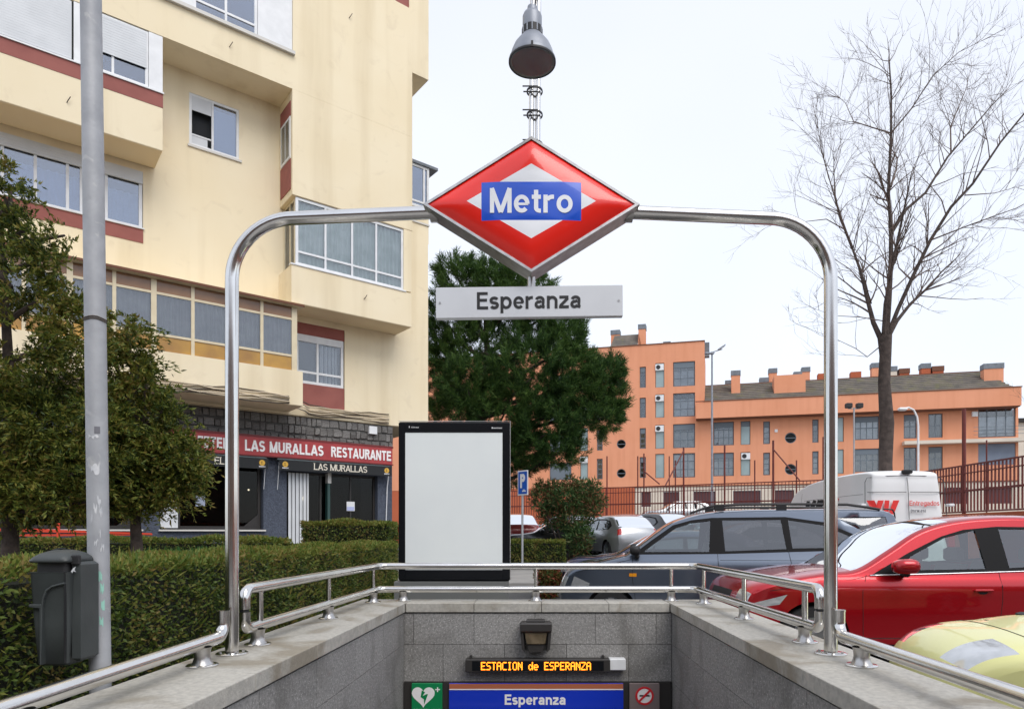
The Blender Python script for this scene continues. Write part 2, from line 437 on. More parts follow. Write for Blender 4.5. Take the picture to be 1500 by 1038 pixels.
# ------------------------------------------------------------------ lettering drawn as strokes
def _arc(cx, cy, rx, ry, a0, a1, n=12):
    return [(cx+rx*math.cos(R(a0+(a1-a0)*i/n)), cy+ry*math.sin(R(a0+(a1-a0)*i/n))) for i in range(n+1)]
def glyph(ch, w):
    """strokes and advance; cap height 1, x height .73, stroke width w; paths are centre lines"""
    h = w/2; X = .73
    def bowl(x0=0, x1=.62, y1=X):
        return _arc((x0+x1)/2, y1/2, (x1-x0)/2-h, y1/2-h, 0, 360, 28)
    A = []
    if ch == 'M': A = [[(h,0),(h,1)],[(.86-h,0),(.86-h,1)],[(h*.9,1),(.43,.02)],[(.86-h*.9,1),(.43,.02)]]; adv = .86
    elif ch == 'E': A = [[(h,0),(h,1)],[(w,1-h),(.62,1-h)],[(w,.53),(.58,.53)],[(w,h),(.64,h)]]; adv = .64
    elif ch == 'F': A = [[(h,0),(h,1)],[(w,1-h),(.60,1-h)],[(w,.50),(.54,.50)]]; adv = .60
    elif ch == 'L': A = [[(h,0),(h,1)],[(w,h),(.58,h)]]; adv = .58
    elif ch == 'T': A = [[(.32,0),(.32,1-w)],[(0,1-h),(.64,1-h)]]; adv = .64
    elif ch == 'I': A = [[(h,0),(h,1)]]; adv = w
    elif ch == 'N': A = [[(h,0),(h,1)],[(.72-h,0),(.72-h,1)],[(h,1),(.72-h,0)]]; adv = .72
    elif ch == 'U': A = [[(h,1),(h,.36)]+_arc(.36,.36,.36-h,.36-h,180,360,12)+[(.72-h,1)]]; adv = .72
    elif ch == 'A': A = [[(.04,0),(.36,.98)],[(.68,0),(.36,.98)],[(.16,.28),(.56,.28)]]; adv = .72
    elif ch == 'C': A = [_arc(.38,.5,.38-h,.5-h,48,312,22)]; adv = .72
    elif ch == 'O': A = [_arc(.38,.5,.38-h,.5-h,0,360,28)]; adv = .76
    elif ch == 'R': A = [[(h,0),(h,1)],[(w,1-h),(.40,1-h)]+_arc(.40,.74,.24-h,.26-h,90,-90,10)+[(w,.48+h)],[(.38,.48),(.62,.0)]]; adv = .66
    elif ch == 'P': A = [[(h,0),(h,1)],[(w,1-h),(.38,1-h)]+_arc(.38,.71,.26-h,.29-h,90,-90,10)+[(w,.42+h)]]; adv = .64
    elif ch == 'D': A = [[(h,0),(h,1)],[(w,1-h),(.34,1-h)]+_arc(.34,.5,.36-h,.5-h,90,-90,14)+[(w,h)]]; adv = .70
    elif ch in 'Ss':
        H = 1 if ch == 'S' else X; W = .64 if ch == 'S' else .54; q = H/4+h/2-.0
        rt = (H-w)/4
        A = [_arc(W/2, H-h-rt, W/2-h, rt, 25, 90, 5)+_arc(W/2, H-h-rt, W/2-h, rt, 90, 250, 10)[1:]+_arc(W/2, h+rt, W/2-h, rt, 70, -90, 10)+_arc(W/2, h+rt, W/2-h, rt, -90, -155, 5)[1:]]; adv = W
    elif ch == 'B': A = [[(h,0),(h,1)],[(w,1-h),(.36,1-h)]+_arc(.36,.75,.24-h,.25-h,90,-90,8)+[(w,.5+h*.2)],[(w,.5+h*.2),(.38,.5+h*.2)]+_arc(.38,.27,.26-h,.27-h,90,-90,8)+[(w,h)]]; adv = .66
    elif ch == 'H': A = [[(h,0),(h,1)],[(.70-h,0),(.70-h,1)],[(w,.5),(.70-w,.5)]]; adv = .70
    elif ch == 'W': A = [[(.03,1),(.24,.0)],[(.45,.98),(.24,.0)],[(.45,.98),(.66,.0)],[(.87,1),(.66,.0)]]; adv = .9
    elif ch == 'e': A = [_arc(.31,X/2,.31-h,X/2-h,-2,318,30), ('thin', [(w*.7,.36),(.62-w*.3,.36)])]; adv = .62
    elif ch == 'o': A = [bowl(0,.64)]; adv = .64
    elif ch == 't': A = [[(.17,.93),(.17,.20)]+_arc(.31,.20,.14,.20-h,180,270,6)+[(.36,h)],[(0,X-h),(.36,X-h)]]; adv = .37
    elif ch == 'r': A = [[(h,0),(h,X)],_arc(.36,X-h-.20,.36-h-.05,.20,160,90,8)+[(.42,X-h)]]; adv = .43
    elif ch == 'n': A = [[(h,0),(h,X)],_arc(.305,X-h-.22,.305-h,.22,165,0,12)+[(.61-h,0)]]; adv = .61
    elif ch == 'p': A = [[(h,-.24),(h,X)],_arc(.33,X/2,.32-h,X/2-h,175,-175,24)]; adv = .65
    elif ch == 'd': A = [[(.65-h,0),(.65-h,1)],_arc(.32,X/2,.32-h,X/2-h,5,355,24)]; adv = .65
    elif ch == 'g': A = [[(.65-h,X),(.65-h,-.02)]+_arc(.34,-.02,.31-h,.22-h,0,-150,10),_arc(.32,X/2,.32-h,X/2-h,5,355,24)]; adv = .65
    elif ch == 'a': A = [_arc(.30,X-h-.16,.26-h+.02,.16,165,0,10)+[(.56-h,.10),(.60-h*.3,h*.9)],[(.56-w,.43)]+_arc(.24,.235,.24-h,.235-h,80,300,14)+[(.56-w,.17)]]; adv = .62
    elif ch == 'z': A = [[(.02,X-h),(.54,X-h)],[(0,h),(.56,h)],[(.50,X-w*.9),(.08,w*.9)]]; adv = .56
    elif ch == 'm': A = [[(h,0),(h,X)],_arc(.26,X-h-.19,.26-h,.19,165,0,10)+[(.52-h,0)],_arc(.70-h,X-h-.19,.26-h,.19,165,0,10)+[(.96-w,0)]]; adv = .93
    elif ch == 'w': A = [[(.03,X),(.20,.0)],[(.36,X),(.20,.0)],[(.36,X),(.53,.0)],[(.70,X),(.53,.0)]]; adv = .73
    elif ch == 'i': A = [[(h,0),(h,X)],[(h,.85),(h,1)]]; adv = w
    elif ch == 'l': A = [[(h,0),(h,1)]]; adv = w
    elif ch == 'x': A = [[(.03,X),(.53,0)],[(.53,X),(.03,0)]]; adv = .56
    elif ch == 'u': A = [[(h,X),(h,.24)]+_arc(.305,.24,.305-h,.24-h,180,360,12),[(.61-h,X),(.61-h,0)]]; adv = .61
    elif ch == 'J': A = [[(.5-h,1),(.5-h,.28)]+_arc(.26,.28,.24-h,.28-h,0,-160,10)]; adv = .5
    elif ch == 'c': A = [_arc(.31,X/2,.31-h,X/2-h,45,315,20)]; adv = .56
    elif ch == '.': A = [[(h,0),(h,w)]]; adv = w
    elif ch == '(': A = [_arc(.5,.4,.45,.62,130,230,8)]; adv = .2
    elif ch == ')': A = [_arc(-.3,.4,.45,.62,50,-50,8)]; adv = .2
    else: adv = .30
    return A, adv
def text(name, s, m, parent, centre, width, height=None, rot=(R(90), 0, 0), depth=.003, w=.17, gap=.10, serif=0, shear=0):
    """lettering facing local -Y after rot; width fits the line, height is the cap height"""
    mb = MB(); x = 0; k = 0; strokes = []
    for ch in s:
        A, adv = glyph(ch, w)
        for P in A:
            if P[0] == 'thin': strokes.append(['thin']+[(px+x, py) for px, py in P[1]])
            else: strokes.append([(px+x, py) for px, py in P])
        A = [P for P in A if P[0] != 'thin']
        if serif and ch not in ' .':
            for P in A:
                for q in (P[0], P[-1]):
                    if (abs(q[1]) < .02 or abs(q[1]-1) < .03): strokes.append([(q[0]+x-w*1.0, abs(q[1]-.03)), (q[0]+x+w*1.0, abs(q[1]-.03))])
        x += adv + gap
    tot = x-gap
    sx = width/tot; sy = height if height else sx
    for P in strokes:
        thin = P[0] == 'thin'
        if thin: P = P[1:]
        P = [Vector((a[0]+shear*a[1], a[1])) for a in P]
        P = [p for i, p in enumerate(P) if i == 0 or (p-P[i-1]).length > 1e-3]
        closed = (P[0]-P[-1]).length < 1e-4
        n = len(P); L = []; Rr = []
        ww = w/2 if not (serif and n == 2 and abs(P[0].y-P[1].y) < 1e-6 and abs(P[0].x-P[1].x) < w*2.5 and (P[0].y < .1 or P[0].y > .9)) else .03
        if thin: ww = w*.30
        for i in range(n):
            if closed and i in (0, n-1): d = (P[1]-P[-2])
            elif i == 0: d = P[1]-P[0]
            elif i == n-1: d = P[-1]-P[-2]
            else: d = (P[i+1]-P[i]).normalized()+(P[i]-P[i-1]).normalized()
            d.normalize(); nn = Vector((-d.y, d.x))
            if 0 < i < n-1:
                e = (P[i+1]-P[i]).normalized(); c = max(.5, abs(nn.dot(Vector((-e.y, e.x))))); f = ww/c
            else: f = ww
            L.append(P[i]+nn*f); Rr.append(P[i]-nn*f)
        z = depth + (k % 5)*.0003; k += 1
        vs = []; fs = []
        for i in range(n):
            for q in (L[i], Rr[i]): vs.append(((q.x-tot/2)*sx, (q.y-.5)*sy, z))
            for q in (L[i], Rr[i]): vs.append(((q.x-tot/2)*sx, (q.y-.5)*sy, 0.0))
        for i in range(n-1):
            a = 4*i; b = a+4
            fs += [(a, a+1, b+1, b), (a+1, a+3, b+3, b+1), (a+2, a, b, b+2)]
        fs += [(0, 2, 3, 1), (4*(n-1), 4*(n-1)+1, 4*(n-1)+3, 4*(n-1)+2)]
        mb.add(vs, fs)
    o = mb.build(name, m, parent)
    fix_normals(o)
    o.location = centre; o.rotation_euler = rot
    o['kind'] = 'stuff'
    return o

# ------------------------------------------------------------------ foliage
def leaf_obj(name, C, D, L, W, m, parent, fold=0.0):
    n = len(C)
    D = D / (np.linalg.norm(D, axis=1, keepdims=True) + 1e-9)
    rv = rng.normal(size=(n, 3)); S = np.cross(D, rv); S /= (np.linalg.norm(S, axis=1, keepdims=True)+1e-9)
    L = np.broadcast_to(np.asarray(L, float).reshape(-1, 1), (n, 1)); W = np.broadcast_to(np.asarray(W, float).reshape(-1, 1), (n, 1))
    V = np.stack([C, C + D*L*.45 + S*W*.5, C + D*L, C + D*L*.45 - S*W*.5], axis=1).reshape(-1, 3).astype(np.float32)
    me = bpy.data.meshes.new(name)
    me.vertices.add(n*4); me.vertices.foreach_set('co', V.ravel())
    me.loops.add(n*4); me.loops.foreach_set('vertex_index', np.arange(n*4, dtype=np.int32))
    me.polygons.add(n); me.polygons.foreach_set('loop_start', np.arange(n, dtype=np.int32)*4)
    me.update(calc_edges=True)
    return link(name, me, m, parent)

def unit(n):
    v = rng.normal(size=(n, 3)); return v/np.linalg.norm(v, axis=1, keepdims=True)

LM = {}
LM['hedge'] = leafmat('hedge leaves', [(.030,.055,.013), (.075,.12,.024), (.115,.165,.032), (.18,.19,.04), (.23,.17,.055)], ps=2.2)
LM['hedge_top'] = leafmat('hedge top growth', [(.07,.12,.018), (.13,.18,.03), (.20,.21,.04), (.22,.16,.045)], ps=2)
LM['cypress'] = leafmat('cypress sprays', [(.030,.055,.012), (.075,.11,.018), (.14,.17,.026), (.20,.20,.034), (.21,.15,.035)], ps=1.6)
LM['pine'] = leafmat('pine needles', [(.014,.042,.011), (.034,.084,.018), (.065,.13,.028), (.11,.19,.04)], ps=.6)
LM['bush'] = leafmat('shrub leaves', [(.02,.06,.02), (.05,.11,.03), (.10,.16,.05), (.22,.09,.05)], ps=1.2)
LM['redbush'] = leafmat('reddish shrub leaves', [(.04,.09,.02), (.10,.12,.03), (.22,.07,.03), (.25,.05,.03)], ps=1.8)
LM['core'] = mat('painted hedge shade', (.012,.016,.008), .95, c2=(.02,.02,.012), ns=30, bump=.8, bs=40)  # near-black colour carries the shade inside the hedges

# ================================================================== GROUND
def gz(Y):
    return 0 if Y < 12 else (Y-12)*.04 if Y < 32 else .8 + (Y-32)*.01
def grid_sheet(name, xs, ys, zf, m, skip=None, label=None):
    mb = MB()
    for i in range(len(xs)-1):
        for j in range(len(ys)-1):
            if skip and skip(xs[i], ys[j]): continue
            a, b, c, d = xs[i], xs[i+1], ys[j], ys[j+1]
            mb.add([(a,c,zf(c)),(b,c,zf(c)),(b,d,zf(d)),(a,d,zf(d))], [(0,1,2,3)])
    o = mb.build(name, m); o['kind'] = 'structure'
    return o
XS = [-600, -60, -20, -2.0, 2.0, 14.2, 60, 600]; YS = [-200, -20, 2.2, 7.7, 12, 20, 32, 60, 120, 900]
grid_sheet('ground', XS, YS, gz, G['asphalt'], skip=lambda x, y: (-2.05 < x < 2.0) and (2.1 < y < 7.6))
# pavement round the entrance, raised above the parking bays
pv = MB()
for a, b, c, d in ((-9, -2.05, -8, 13.2), (2.05, 2.42, -8, 9.3), (-2.05, 2.05, -8, 2.2), (-2.05, 2.05, 7.88, 9.3)):
    pv.box(a, b, c, d, -.05, .12)
o = pv.build('pavement', G['paving']); o['kind'] = 'structure'
isl = MB(); isl.box(-9, .35, 15.5, 27, .0, .36)
o = isl.build('planted_island', G['paving']); o['kind'] = 'structure'
so_ = MB(); so_.box(-3.7, -2.5, 1.5, 13.1, .121, .15); so_.box(-9, -3.72, 9.2, 13.1, .121, .15)
o = so_.build('planting_bed', G['soil']); o['kind'] = 'structure'
# raised court and building ground beyond the retaining wall
ct = MB()
ct.add([(14.6,-20,1.95),(300,-20,1.95),(300,30.9,1.95),(14.6,30.9,1.95)], [(0,1,2,3)])
ct.add([(-200,41,1.95),(-1.4,40.2,1.95),(4,37.2,1.95),(14.6,30.9,1.95),(300,30.9,1.95),(300,56,2.5),(-200,56,2.5)], [(0,1,2,3,4,5,6)])
ct.add([(-200,56,2.5),(300,56,2.5),(300,200,2.6),(-200,200,2.6)], [(0,1,2,3)])
o = ct.build('court_terrace', G['paving']); o['kind'] = 'structure'
pb = MB()
for x in (3.2, 5.9, 8.6, 11.3):
    pb.box(x, x+.1, 12.0-.0, 17.0, .001, .004)
# parking bay lines follow the slope
pb = MB()
for x in (2.6,):
    for y in (6.6, 9.75, 12.6):
        pb.add([(x,y,gz(y)+.004),(x+5,y,gz(y)+.004),(x+5,y+.1,gz(y+.1)+.004),(x,y+.1,gz(y+.1)+.004)], [(0,1,2,3)])
o = pb.build('parking_lines', mat('worn road paint', (.6,.6,.58), .8, c2=(.3,.3,.3), ns=14)); o['kind'] = 'structure'

# ================================================================== STAIRWELL
CZ = .73
def pieces_coping(root, sgn, length, y0, y1, joints, z0=CZ-.10, z1=CZ):
    for a, b in zip(joints[:-1], joints[1:]):
        ya, yb = sorted((sgn*y0, sgn*y1))
        m = MB(); m.box(a+.0025, b-.0025, ya, yb, z0, z1)
        m.build('coping_slab', G['coping'], root, bevel=.006)
def wall_thing(label, loc, rz, sgn, length, joints, thick):
    t = thing('stairwell_wall', label, 'wall', loc, rz)
    ya, yb = sorted((sgn*.03, sgn*(thick-.03)))
    m = MB(); m.box(0, length, ya, yb, -3.4, CZ-.104); m.build('wall_core', G['joint'], t)
    # facing panels, joints left open
    rows = [CZ-.112, .2775, -.13, -.54, -.95, -1.36, -1.77, -2.18, -2.59, -3.0, -3.4]
    for k in range(len(rows)-1):
        off = 0 if k % 2 == 0 else .46
        xs = [0] + [x for x in np.arange(off if off else .92, length, .92)] + [length]
        for a, b in zip(xs[:-1], xs[1:]):
            if b-a < .03: continue
            y_a, y_b = sorted((0, sgn*.03))
            m = MB(); m.box(a+.0025, b-.0025, y_a+ (0 if sgn>0 else 0), y_b, rows[k+1]+.0025, rows[k]-.0025)
            m.build('granite_panel', G['granite'], t)
    # outer face, seen only from outside
    y_a, y_b = sorted((sgn*(thick-.03), sgn*thick))
    m = MB(); m.box(0, length, y_a, y_b, -.1, CZ-.104); m.build('outer_facing', G['granite'], t)
    pieces_coping(t, sgn, length, -.018, thick+.02, joints)
    return t
angL = math.atan2(1, .02826)
wall_thing('left granite parapet wall of the metro stairs, under the left leg of the steel arch', (-1.606, 2.0, 0), angL, 1, 5.92,
           [0, .75, 1.75, 2.72, 3.70, 4.66, 5.92], .55)
angR = math.atan2(1, -.0077)
wall_thing('right granite parapet wall of the metro stairs, beside the parked cars', (1.537, 2.0, 0), angR, -1, 5.90,
           [0, .9, 1.85, 2.8, 3.75, 4.7, 5.90], .56)
bw = thing('stairwell_wall', 'rear granite wall of the metro stairs, carrying the display and station signs', 'wall', (0, 7.5, 0))
m = MB(); m.box(-1.449, 1.491, .03, .37, -.75, CZ-.104); m.build('wall_core', G['joint'], bw)
rows = [CZ-.112, .2775, -.13, -.75]
offs = [[-1.449, -1.343, -.68, -.01, .652, 1.32, 1.491], [-1.449, -1.02, -.345, .3375, 1.02, 1.491], [-1.449, -.68, 0, .68, 1.491]]
for k in range(3):
    for a, b in zip(offs[k][:-1], offs[k][1:]):
        m = MB(); m.box(a+.0025, b-.0025, 0, .03, rows[k+1]+.0025, rows[k]-.0025); m.build('granite_panel', G['granite'], bw)
m = MB(); m.box(-1.449, 1.491, .37, .40, -.1, CZ-.104); m.build('outer_facing', G['granite'], bw)
for a, b in ((-1.428, -.68), (-.68, .06), (.06, .80), (.80, 1.468)):
    m = MB(); m.box(a+.0025, b-.0025, -.018, .42, CZ-.10, CZ); m.build('coping_slab', G['coping'], bw, bevel=.006)
# passage and steps below
m = MB()
for k in range(17):
    m.box(-1.60, 1.54, 2.2+.31*k, 2.2+.31*(k+1)+.02, -3.4, -.165*(k+1))
m.box(-1.44, 1.48, 7.4, 16, -3.4, -2.9)
o = m.build('stairs', G['granite']); o['kind'] = 'structure'
m = MB(); m.box(-1.75, -1.45, 7.93, 16, -3.4, -.14); m.box(1.50, 1.8, 7.93, 16, -3.4, -.14); m.box(-1.75, 1.8, 7.93, 16, -.45, -.14); m.box(-1.75, 1.8, 16, 16.2, -3.4, -.14)
o = m.build('underground_passage', G['joint']); o['kind'] = 'structure'

# ---- handrails
def pedestal(parent, x, y, ztop, r=.036):
    m = MB(); m.lathe([(0,.0),(.088,.0),(.088,.007),(.083,.011),(0,.011)], (x, y, CZ+.001), n=28)
    b = m.build('base_plate', G['steel'], parent, smooth='auto')
    m = MB(); h = ztop-r*.6-CZ
    m.lathe([(.060,.012),(.050,.03),(.044,h*.5),(.046,h*.85),(.052,h)], (x, y, CZ), n=20)
    m.build('pedestal', G['steel_dull'], parent, smooth=True)
def bend(p0, p1, p2, rad, n=8):          # rounded corner at p1
    p0, p1, p2 = Vector(p0), Vector(p1), Vector(p2)
    a = (p0-p1).normalized(); b = (p2-p1).normalized()
    ang = a.angle(b); d = rad/math.tan(ang/2)
    s, e = p1+a*d, p1+b*d
    c = p1 + (a+b).normalized()*(rad/math.sin(ang/2))
    res = []
    for i in range(n+1):
        t = i/n
        v = (s-c).lerp(e-c, t).normalized()*rad
        res.append(c+v)
    return res
ZU, ZL = 1.125, .862
def railing(root):
    r = .037
    lu0, lu1, ru1, ru0 = Vector((-1.93,4.52,ZU)), Vector((-1.79,7.72,ZU)), Vector((1.82,7.72,ZU)), Vector((1.90,4.56,ZU))
    dz = Vector((0,0,-1))
    top = [lu0+dz*.13] + bend(lu0+dz*.2, lu0, lu1, .07) + bend(lu0, lu1, ru1, .12) + bend(lu1, ru1, ru0, .12) + bend(ru1, ru0, ru0+dz*.2, .07) + [ru0+dz*.13]
    m = MB(); m.tube(top, r, 20); m.build('top_rail', G['steel'], root, smooth='auto')
    l0, l1, r1, r0 = [Vector((v.x, v.y, ZL)) for v in (lu0, lu1, ru1, ru0)]
    uz = Vector((0,0,1))
    low = [l0+uz*.115] + bend(l0+uz*.2, l0, l1, .07) + bend(l0, l1, r1, .10) + bend(l1, r1, r0, .10) + bend(r1, r0, r0+uz*.2, .07) + [r0+uz*.115]
    m = MB(); m.tube(low, r, 20); m.build('lower_rail', G['steel'], root, smooth='auto')
    for p in ((lu0+dz*.137), (ru0+dz*.137)):
        m = MB(); m.lathe([(.030,0),(.030,-.012)], p+Vector((0,0,.003)), n=18); m.build('joint_sleeve', G['blackm'], root, smooth='auto')
    for x, y in ((-1.915, 4.74), (-1.862, 6.13), (-1.80, 7.55), (0, 7.72), (1.53, 7.72), (1.825, 7.42), (1.86, 6.1), (1.892, 4.80)):
        m = MB(); m.tube([(x, y, ZL), (x, y, ZU-.01)], .021, 14); m.build('baluster', G['steel'], root, smooth='auto')
    for x, y in ((-1.915, 4.70), (-1.862, 6.13), (-1.80, 7.55), (-1.50, 7.72), (0, 7.72), (1.53, 7.72), (1.825, 7.42), (1.86, 6.1), (1.892, 4.80)):
        pedestal(root, x, y, ZL)
rl = thing('railing', 'two-bar stainless steel railing running round the far end of the stair parapet', 'railing', (0, 0, 0))
railing(rl)
for sx, lab in ((-1, 'single low stainless handrail on the left parapet, below the litter bin'), (1, 'single low stainless handrail on the right parapet, beside the lime car')):
    X = -1.93 if sx < 0 else 1.885
    t = thing('handrail', lab, 'handrail', (0, 0, 0), 0, 'low handrails in front of the arch')
    Yp = 4.24 if sx < 0 else 4.28
    a, b, c = Vector((X, .9, ZL)), Vector((X, Yp-.03, ZL)), Vector((X, Yp-.03, ZL+.15))
    m = MB(); m.tube([a] + bend(a, b, c, .085) + [c], .0385, 22); m.build('rail', G['steel'], t, smooth='auto')
    m = MB(); m.lathe([(0,.0),(.041,.0),(.041,.010),(0,.012)], c, n=20); m.build('end_cap', G['steel'], t, smooth='auto')
    for y in (3.95, 2.55, 1.2):
        pedestal(t, X, y, ZL)

# ---- metro arch
AY = 4.335
ar = thing('steel_arch', 'tall stainless steel pipe arch standing over the metro stairs', 'arch', (0, 0, 0))
XL, XR, ZT = -1.930, 1.872, 3.515
pL = [(XL, AY, CZ)] + bend((XL, AY, CZ), (XL, AY, ZT-.03), (0, AY, ZT+.02), .39, 14) + [(-.60, AY, ZT+.02)]
pR = [(XR, AY, CZ)] + bend((XR, AY, CZ), (XR, AY, ZT-.03), (0, AY, ZT+.02), .39, 14) + [(.56, AY, ZT+.02)]
for p in (pL, pR):
    m = MB(); m.tube(p, .041, 28); m.build('arch_pipe', G['steel'], ar, smooth='auto')
for x in (XL, XR):
    m = MB(); m.lathe([(0,0),(.098,0),(.098,.008),(.09,.013),(0,.013)], (x, AY, CZ+.001), n=32); b = m.build('flange', G['steel'], ar, smooth='auto')
    for k in range(4):
        a = R(45+90*k); m = MB(); m.lathe([(0,0),(.009,0),(.009,.009),(0,.011)], (x+.072*math.cos(a), AY+.072*math.sin(a), CZ+.013), n=6); m.build('bolt', G['steel_dull'], b)

# ---- diamond sign
def cdt_regions(boundary, polys, step, inside_pts=True):
    """triangulate boundary; polys = list of (name, polygon), first hit wins"""
    verts = []; edges = []
    def addloop(P):
        b = len(verts)
        for p in P: verts.append(Vector((p[0], p[1])))
        n = len(P)
        for i in range(n): edges.append((b+i, b+(i+1) % n))
    addloop(boundary)
    for _, P in polys: addloop(P)
    xs = [p[0] for p in boundary]; zs = [p[1] for p in boundary]
    x = min(xs)+step*.37
    while x < max(xs):
        z = min(zs)+step*.41
        while z < max(zs):
            if pip((x, z), boundary): verts.append(Vector((x, z)))
            z += step
        x += step
    r = delaunay_2d_cdt(verts, edges, [], 0, 1e-5)
    V, F = r[0], r[2]
    res = {}
    for f in F:
        cx = sum(V[i].x for i in f)/len(f); cz = sum(V[i].y for i in f)/len(f)
        if not pip((cx, cz), boundary): continue
        nm = 'body'
        for name, P in polys:
            if pip((cx, cz), P): nm = name; break
        res.setdefault(nm, []).append(tuple(f))
    return [(v.x, v.y) for v in V], res
def pip(p, P):
    x, y = p; c = False; j = len(P)-1
    for i in range(len(P)):
        xi, yi = P[i]; xj, yj = P[j]
        if (yi > y) != (yj > y) and x < (xj-xi)*(y-yi)/(yj-yi)+xi: c = not c
        j = i
    return c
def compact(V3, F):
    used = sorted({i for f in F for i in f}); mp = {i: k for k, i in enumerate(used)}
    return [V3[i] for i in used], [tuple(mp[i] for i in f) for f in F]

HX, HZ = .640, .400
dm = thing('metro_sign', 'red and white diamond metro sign with blue Metro panel in the middle of the arch', 'sign', (-.028, 4.22, 3.525))
def pillow(x, z):
    r = min(1, abs(x)/HX + abs(z)/HZ)
    return -.055*(1-r**5)
bd = [(HX,0),(0,HZ),(-HX,0),(0,-HZ)]
rect = [(-.305,-.117),(.305,-.117),(.305,.117),(-.305,.117)]
inner = [(.395,0),(0,.228),(-.395,0),(0,-.228)]
for side in (1, -1):
    V, Rg = cdt_regions(bd, [('blue', rect), ('white', inner)], .035)
    for key, nm, mm in (('body','red_face','red_enamel'), ('white','white_diamond','white_enamel'), ('blue','blue_panel','blue_enamel')):
        v3 = [(side*x, (pillow(x, z) if side > 0 else .17-pillow(x, z)), z) for x, z in V]
        vs, fs = compact(v3, Rg[key])
        mb = MB(); mb.add(vs, fs); fix_normals(mb.build(nm, G[mm], dm, smooth=True))
    def wrp(o):
        pass
    t = text('lettering', 'Metro', G['white_enamel'], dm, (0, (-.0552 if side > 0 else .2252), 0) , .505, .150, rot=(R(90), 0, 0 if side > 0 else R(180)), depth=.0015, w=.168, gap=.09)
# steel casing: rim and body
mb = MB()
def dia(s): return [(HX*s,0),(0,HZ*s),(-HX*s,0),(0,-HZ*s)]
ring = []
for s, y in ((1.0, .012), (1.0, -.012), (1.045, -.012), (1.045, .16), (1.0, .16+.022)):
    ring.append([(x, y, z) for x, z in dia(s)])
vs = [p for r_ in ring for p in r_]; fs = []
for k in range(len(ring)-1):
    for j in range(4):
        a = k*4+j; b = k*4+(j+1) % 4; fs.append((a, b, b+4, a+4))
mb.add(vs, fs); fix_normals(mb.build('casing', G['steel_dull'], dm))
for sx in (-1, 1):
    m = MB(); m.tube([(sx*(HX*1.0), .11, 0), (sx*(HX*1.0-.045), .11, 0)], .056, 18); m.build('socket', G['steel_dull'], dm, smooth='auto')
# name plate
npl = thing('name_plate', 'long pale plate lettered Esperanza hanging under the diamond sign', 'sign', (-.043, 4.30, 2.95))
npl.rotation_euler = (0, R(-.3), R(-1.5))
m = MB(); m.cbox(-.587, .587, -.012, .03, -.098, .098, .004); pl_ = m.build('plate', G['plate'], npl)
text('lettering', 'Esperanza', G['blackm'], npl, (0, -.0123, .010), .655, .108, depth=.002, w=.165, gap=.085)
for sx in (-1, 1):
    m = MB(); m.lathe([(0,-.004),(.007,-.004),(.007,0)], (sx*.562, -.012, .0), 'y', n=10); m.build('screw', G['steel_dull'], npl)
m = MB(); m.tube([(.015, .03, .09), (.015, .03, .25)], .024, 12); m.build('hanger', G['steel_dull'], npl, smooth='auto')

# ---- lamp mast above the sign
ms = thing('lamp_mast', 'slim twin-tube mast with clamps rising behind the top of the diamond sign', 'mast', (0, AY, 0))
for x0, x1, r_ in ((-.038, -.020, .017), (.006, .018, .017)):
    m = MB(); m.tube([(x0, .03, 3.2), (x1, .03, 4.95)], r_, 14); m.build('tube', G['steel'], ms, smooth='auto')
for z in (4.33, 4.18, 3.99, 3.93):
    m = MB()
    m.box(-.085, .012, -.004, .002, z, z+.006); m.box(-.080, .012, -.004, .002, z-.035, z-.029)
    m.build('clamp_bolt', G['blackm'], ms)
    m = MB(); m.lathe([(.046,-.006),(.052,-.006),(.052,.006),(.046,.006),(.046,-.006)], (-.008, .03, z-.012), n=20); m.build('clamp_band', G['blackm'], ms, smooth='auto')
m = MB(); m.box(-.035, -.012, -.012, .014, 4.50, 4.62); m.build('bracket', G['blackm'], ms)
m = MB(); m.tube([(-.008, -.62, 4.93), (-.008, .02, 4.93), (-.008, .62, 4.93)], .02, 12); m.build('cross_arm', G['steel'], ms, smooth='auto')
def bell(label, loc):
    t = thing('bell_lamp', label, 'lamp', loc, 0, 'bell lamps on the mast')
    m = MB(); m.lathe([(.122,.0),(.126,.004),(.127,.022),(.120,.035),(.113,.06),(.098,.095),(.075,.125),(.058,.145),(.055,.15)], n=40)
    m.build('shade', G['lampgrey'], t, smooth='auto')
    m = MB(); m.lathe([(.121,.001),(.112,.006),(.106,.035),(.09,.08),(.06,.118),(.0,.135)], n=40); m.build('reflector', G['reflector'], t, smooth='auto')
    m = MB(); m.lathe([(.113,.004),(.0,.003)], n=40); m.build('lens', glass_lens, t)
    m = MB(); m.lathe([(.127,-.002),(.130,.002),(.130,.012),(.127,.016)], n=40); m.build('rim', G['blackm'], t, smooth='auto')
    m = MB(); m.lathe([(.0,.148),(.056,.148),(.056,.19),(.0,.19)], n=30); m.build('collar', G['blackm'], t, smooth='auto')
    m = MB(); m.lathe([(.053,.188),(.053,.255),(.046,.272),(.030,.282),(.026,.31),(0,.31)], n=30); m.build('ballast_housing', G['lampgrey'], t, smooth='auto')
    m = MB()
    for k in range(12):
        a = 2*math.pi*k/12; m.box(.055*math.cos(a)-.003, .055*math.cos(a)+.003, .055*math.sin(a)-.003, .055*math.sin(a)+.003, .15, .188)
    m.build('cooling_rib', G['lampgrey'], t)['kind'] = 'stuff'
    m = MB(); m.box(-.006, .006, -.136, -.126, .0, .03); m.build('latch', G['blackm'], t)
    return t
glass_lens = glassmat('lamp lens', (.90,.90,.88), .0, .5, .08)
bell('grey bell lamp high above the diamond sign with its lens in full view', (-.020, 3.75, 4.075))
bell('grey bell lamp mostly hidden behind the mast and the top of the diamond sign', (-.020, 4.98, 4.05))

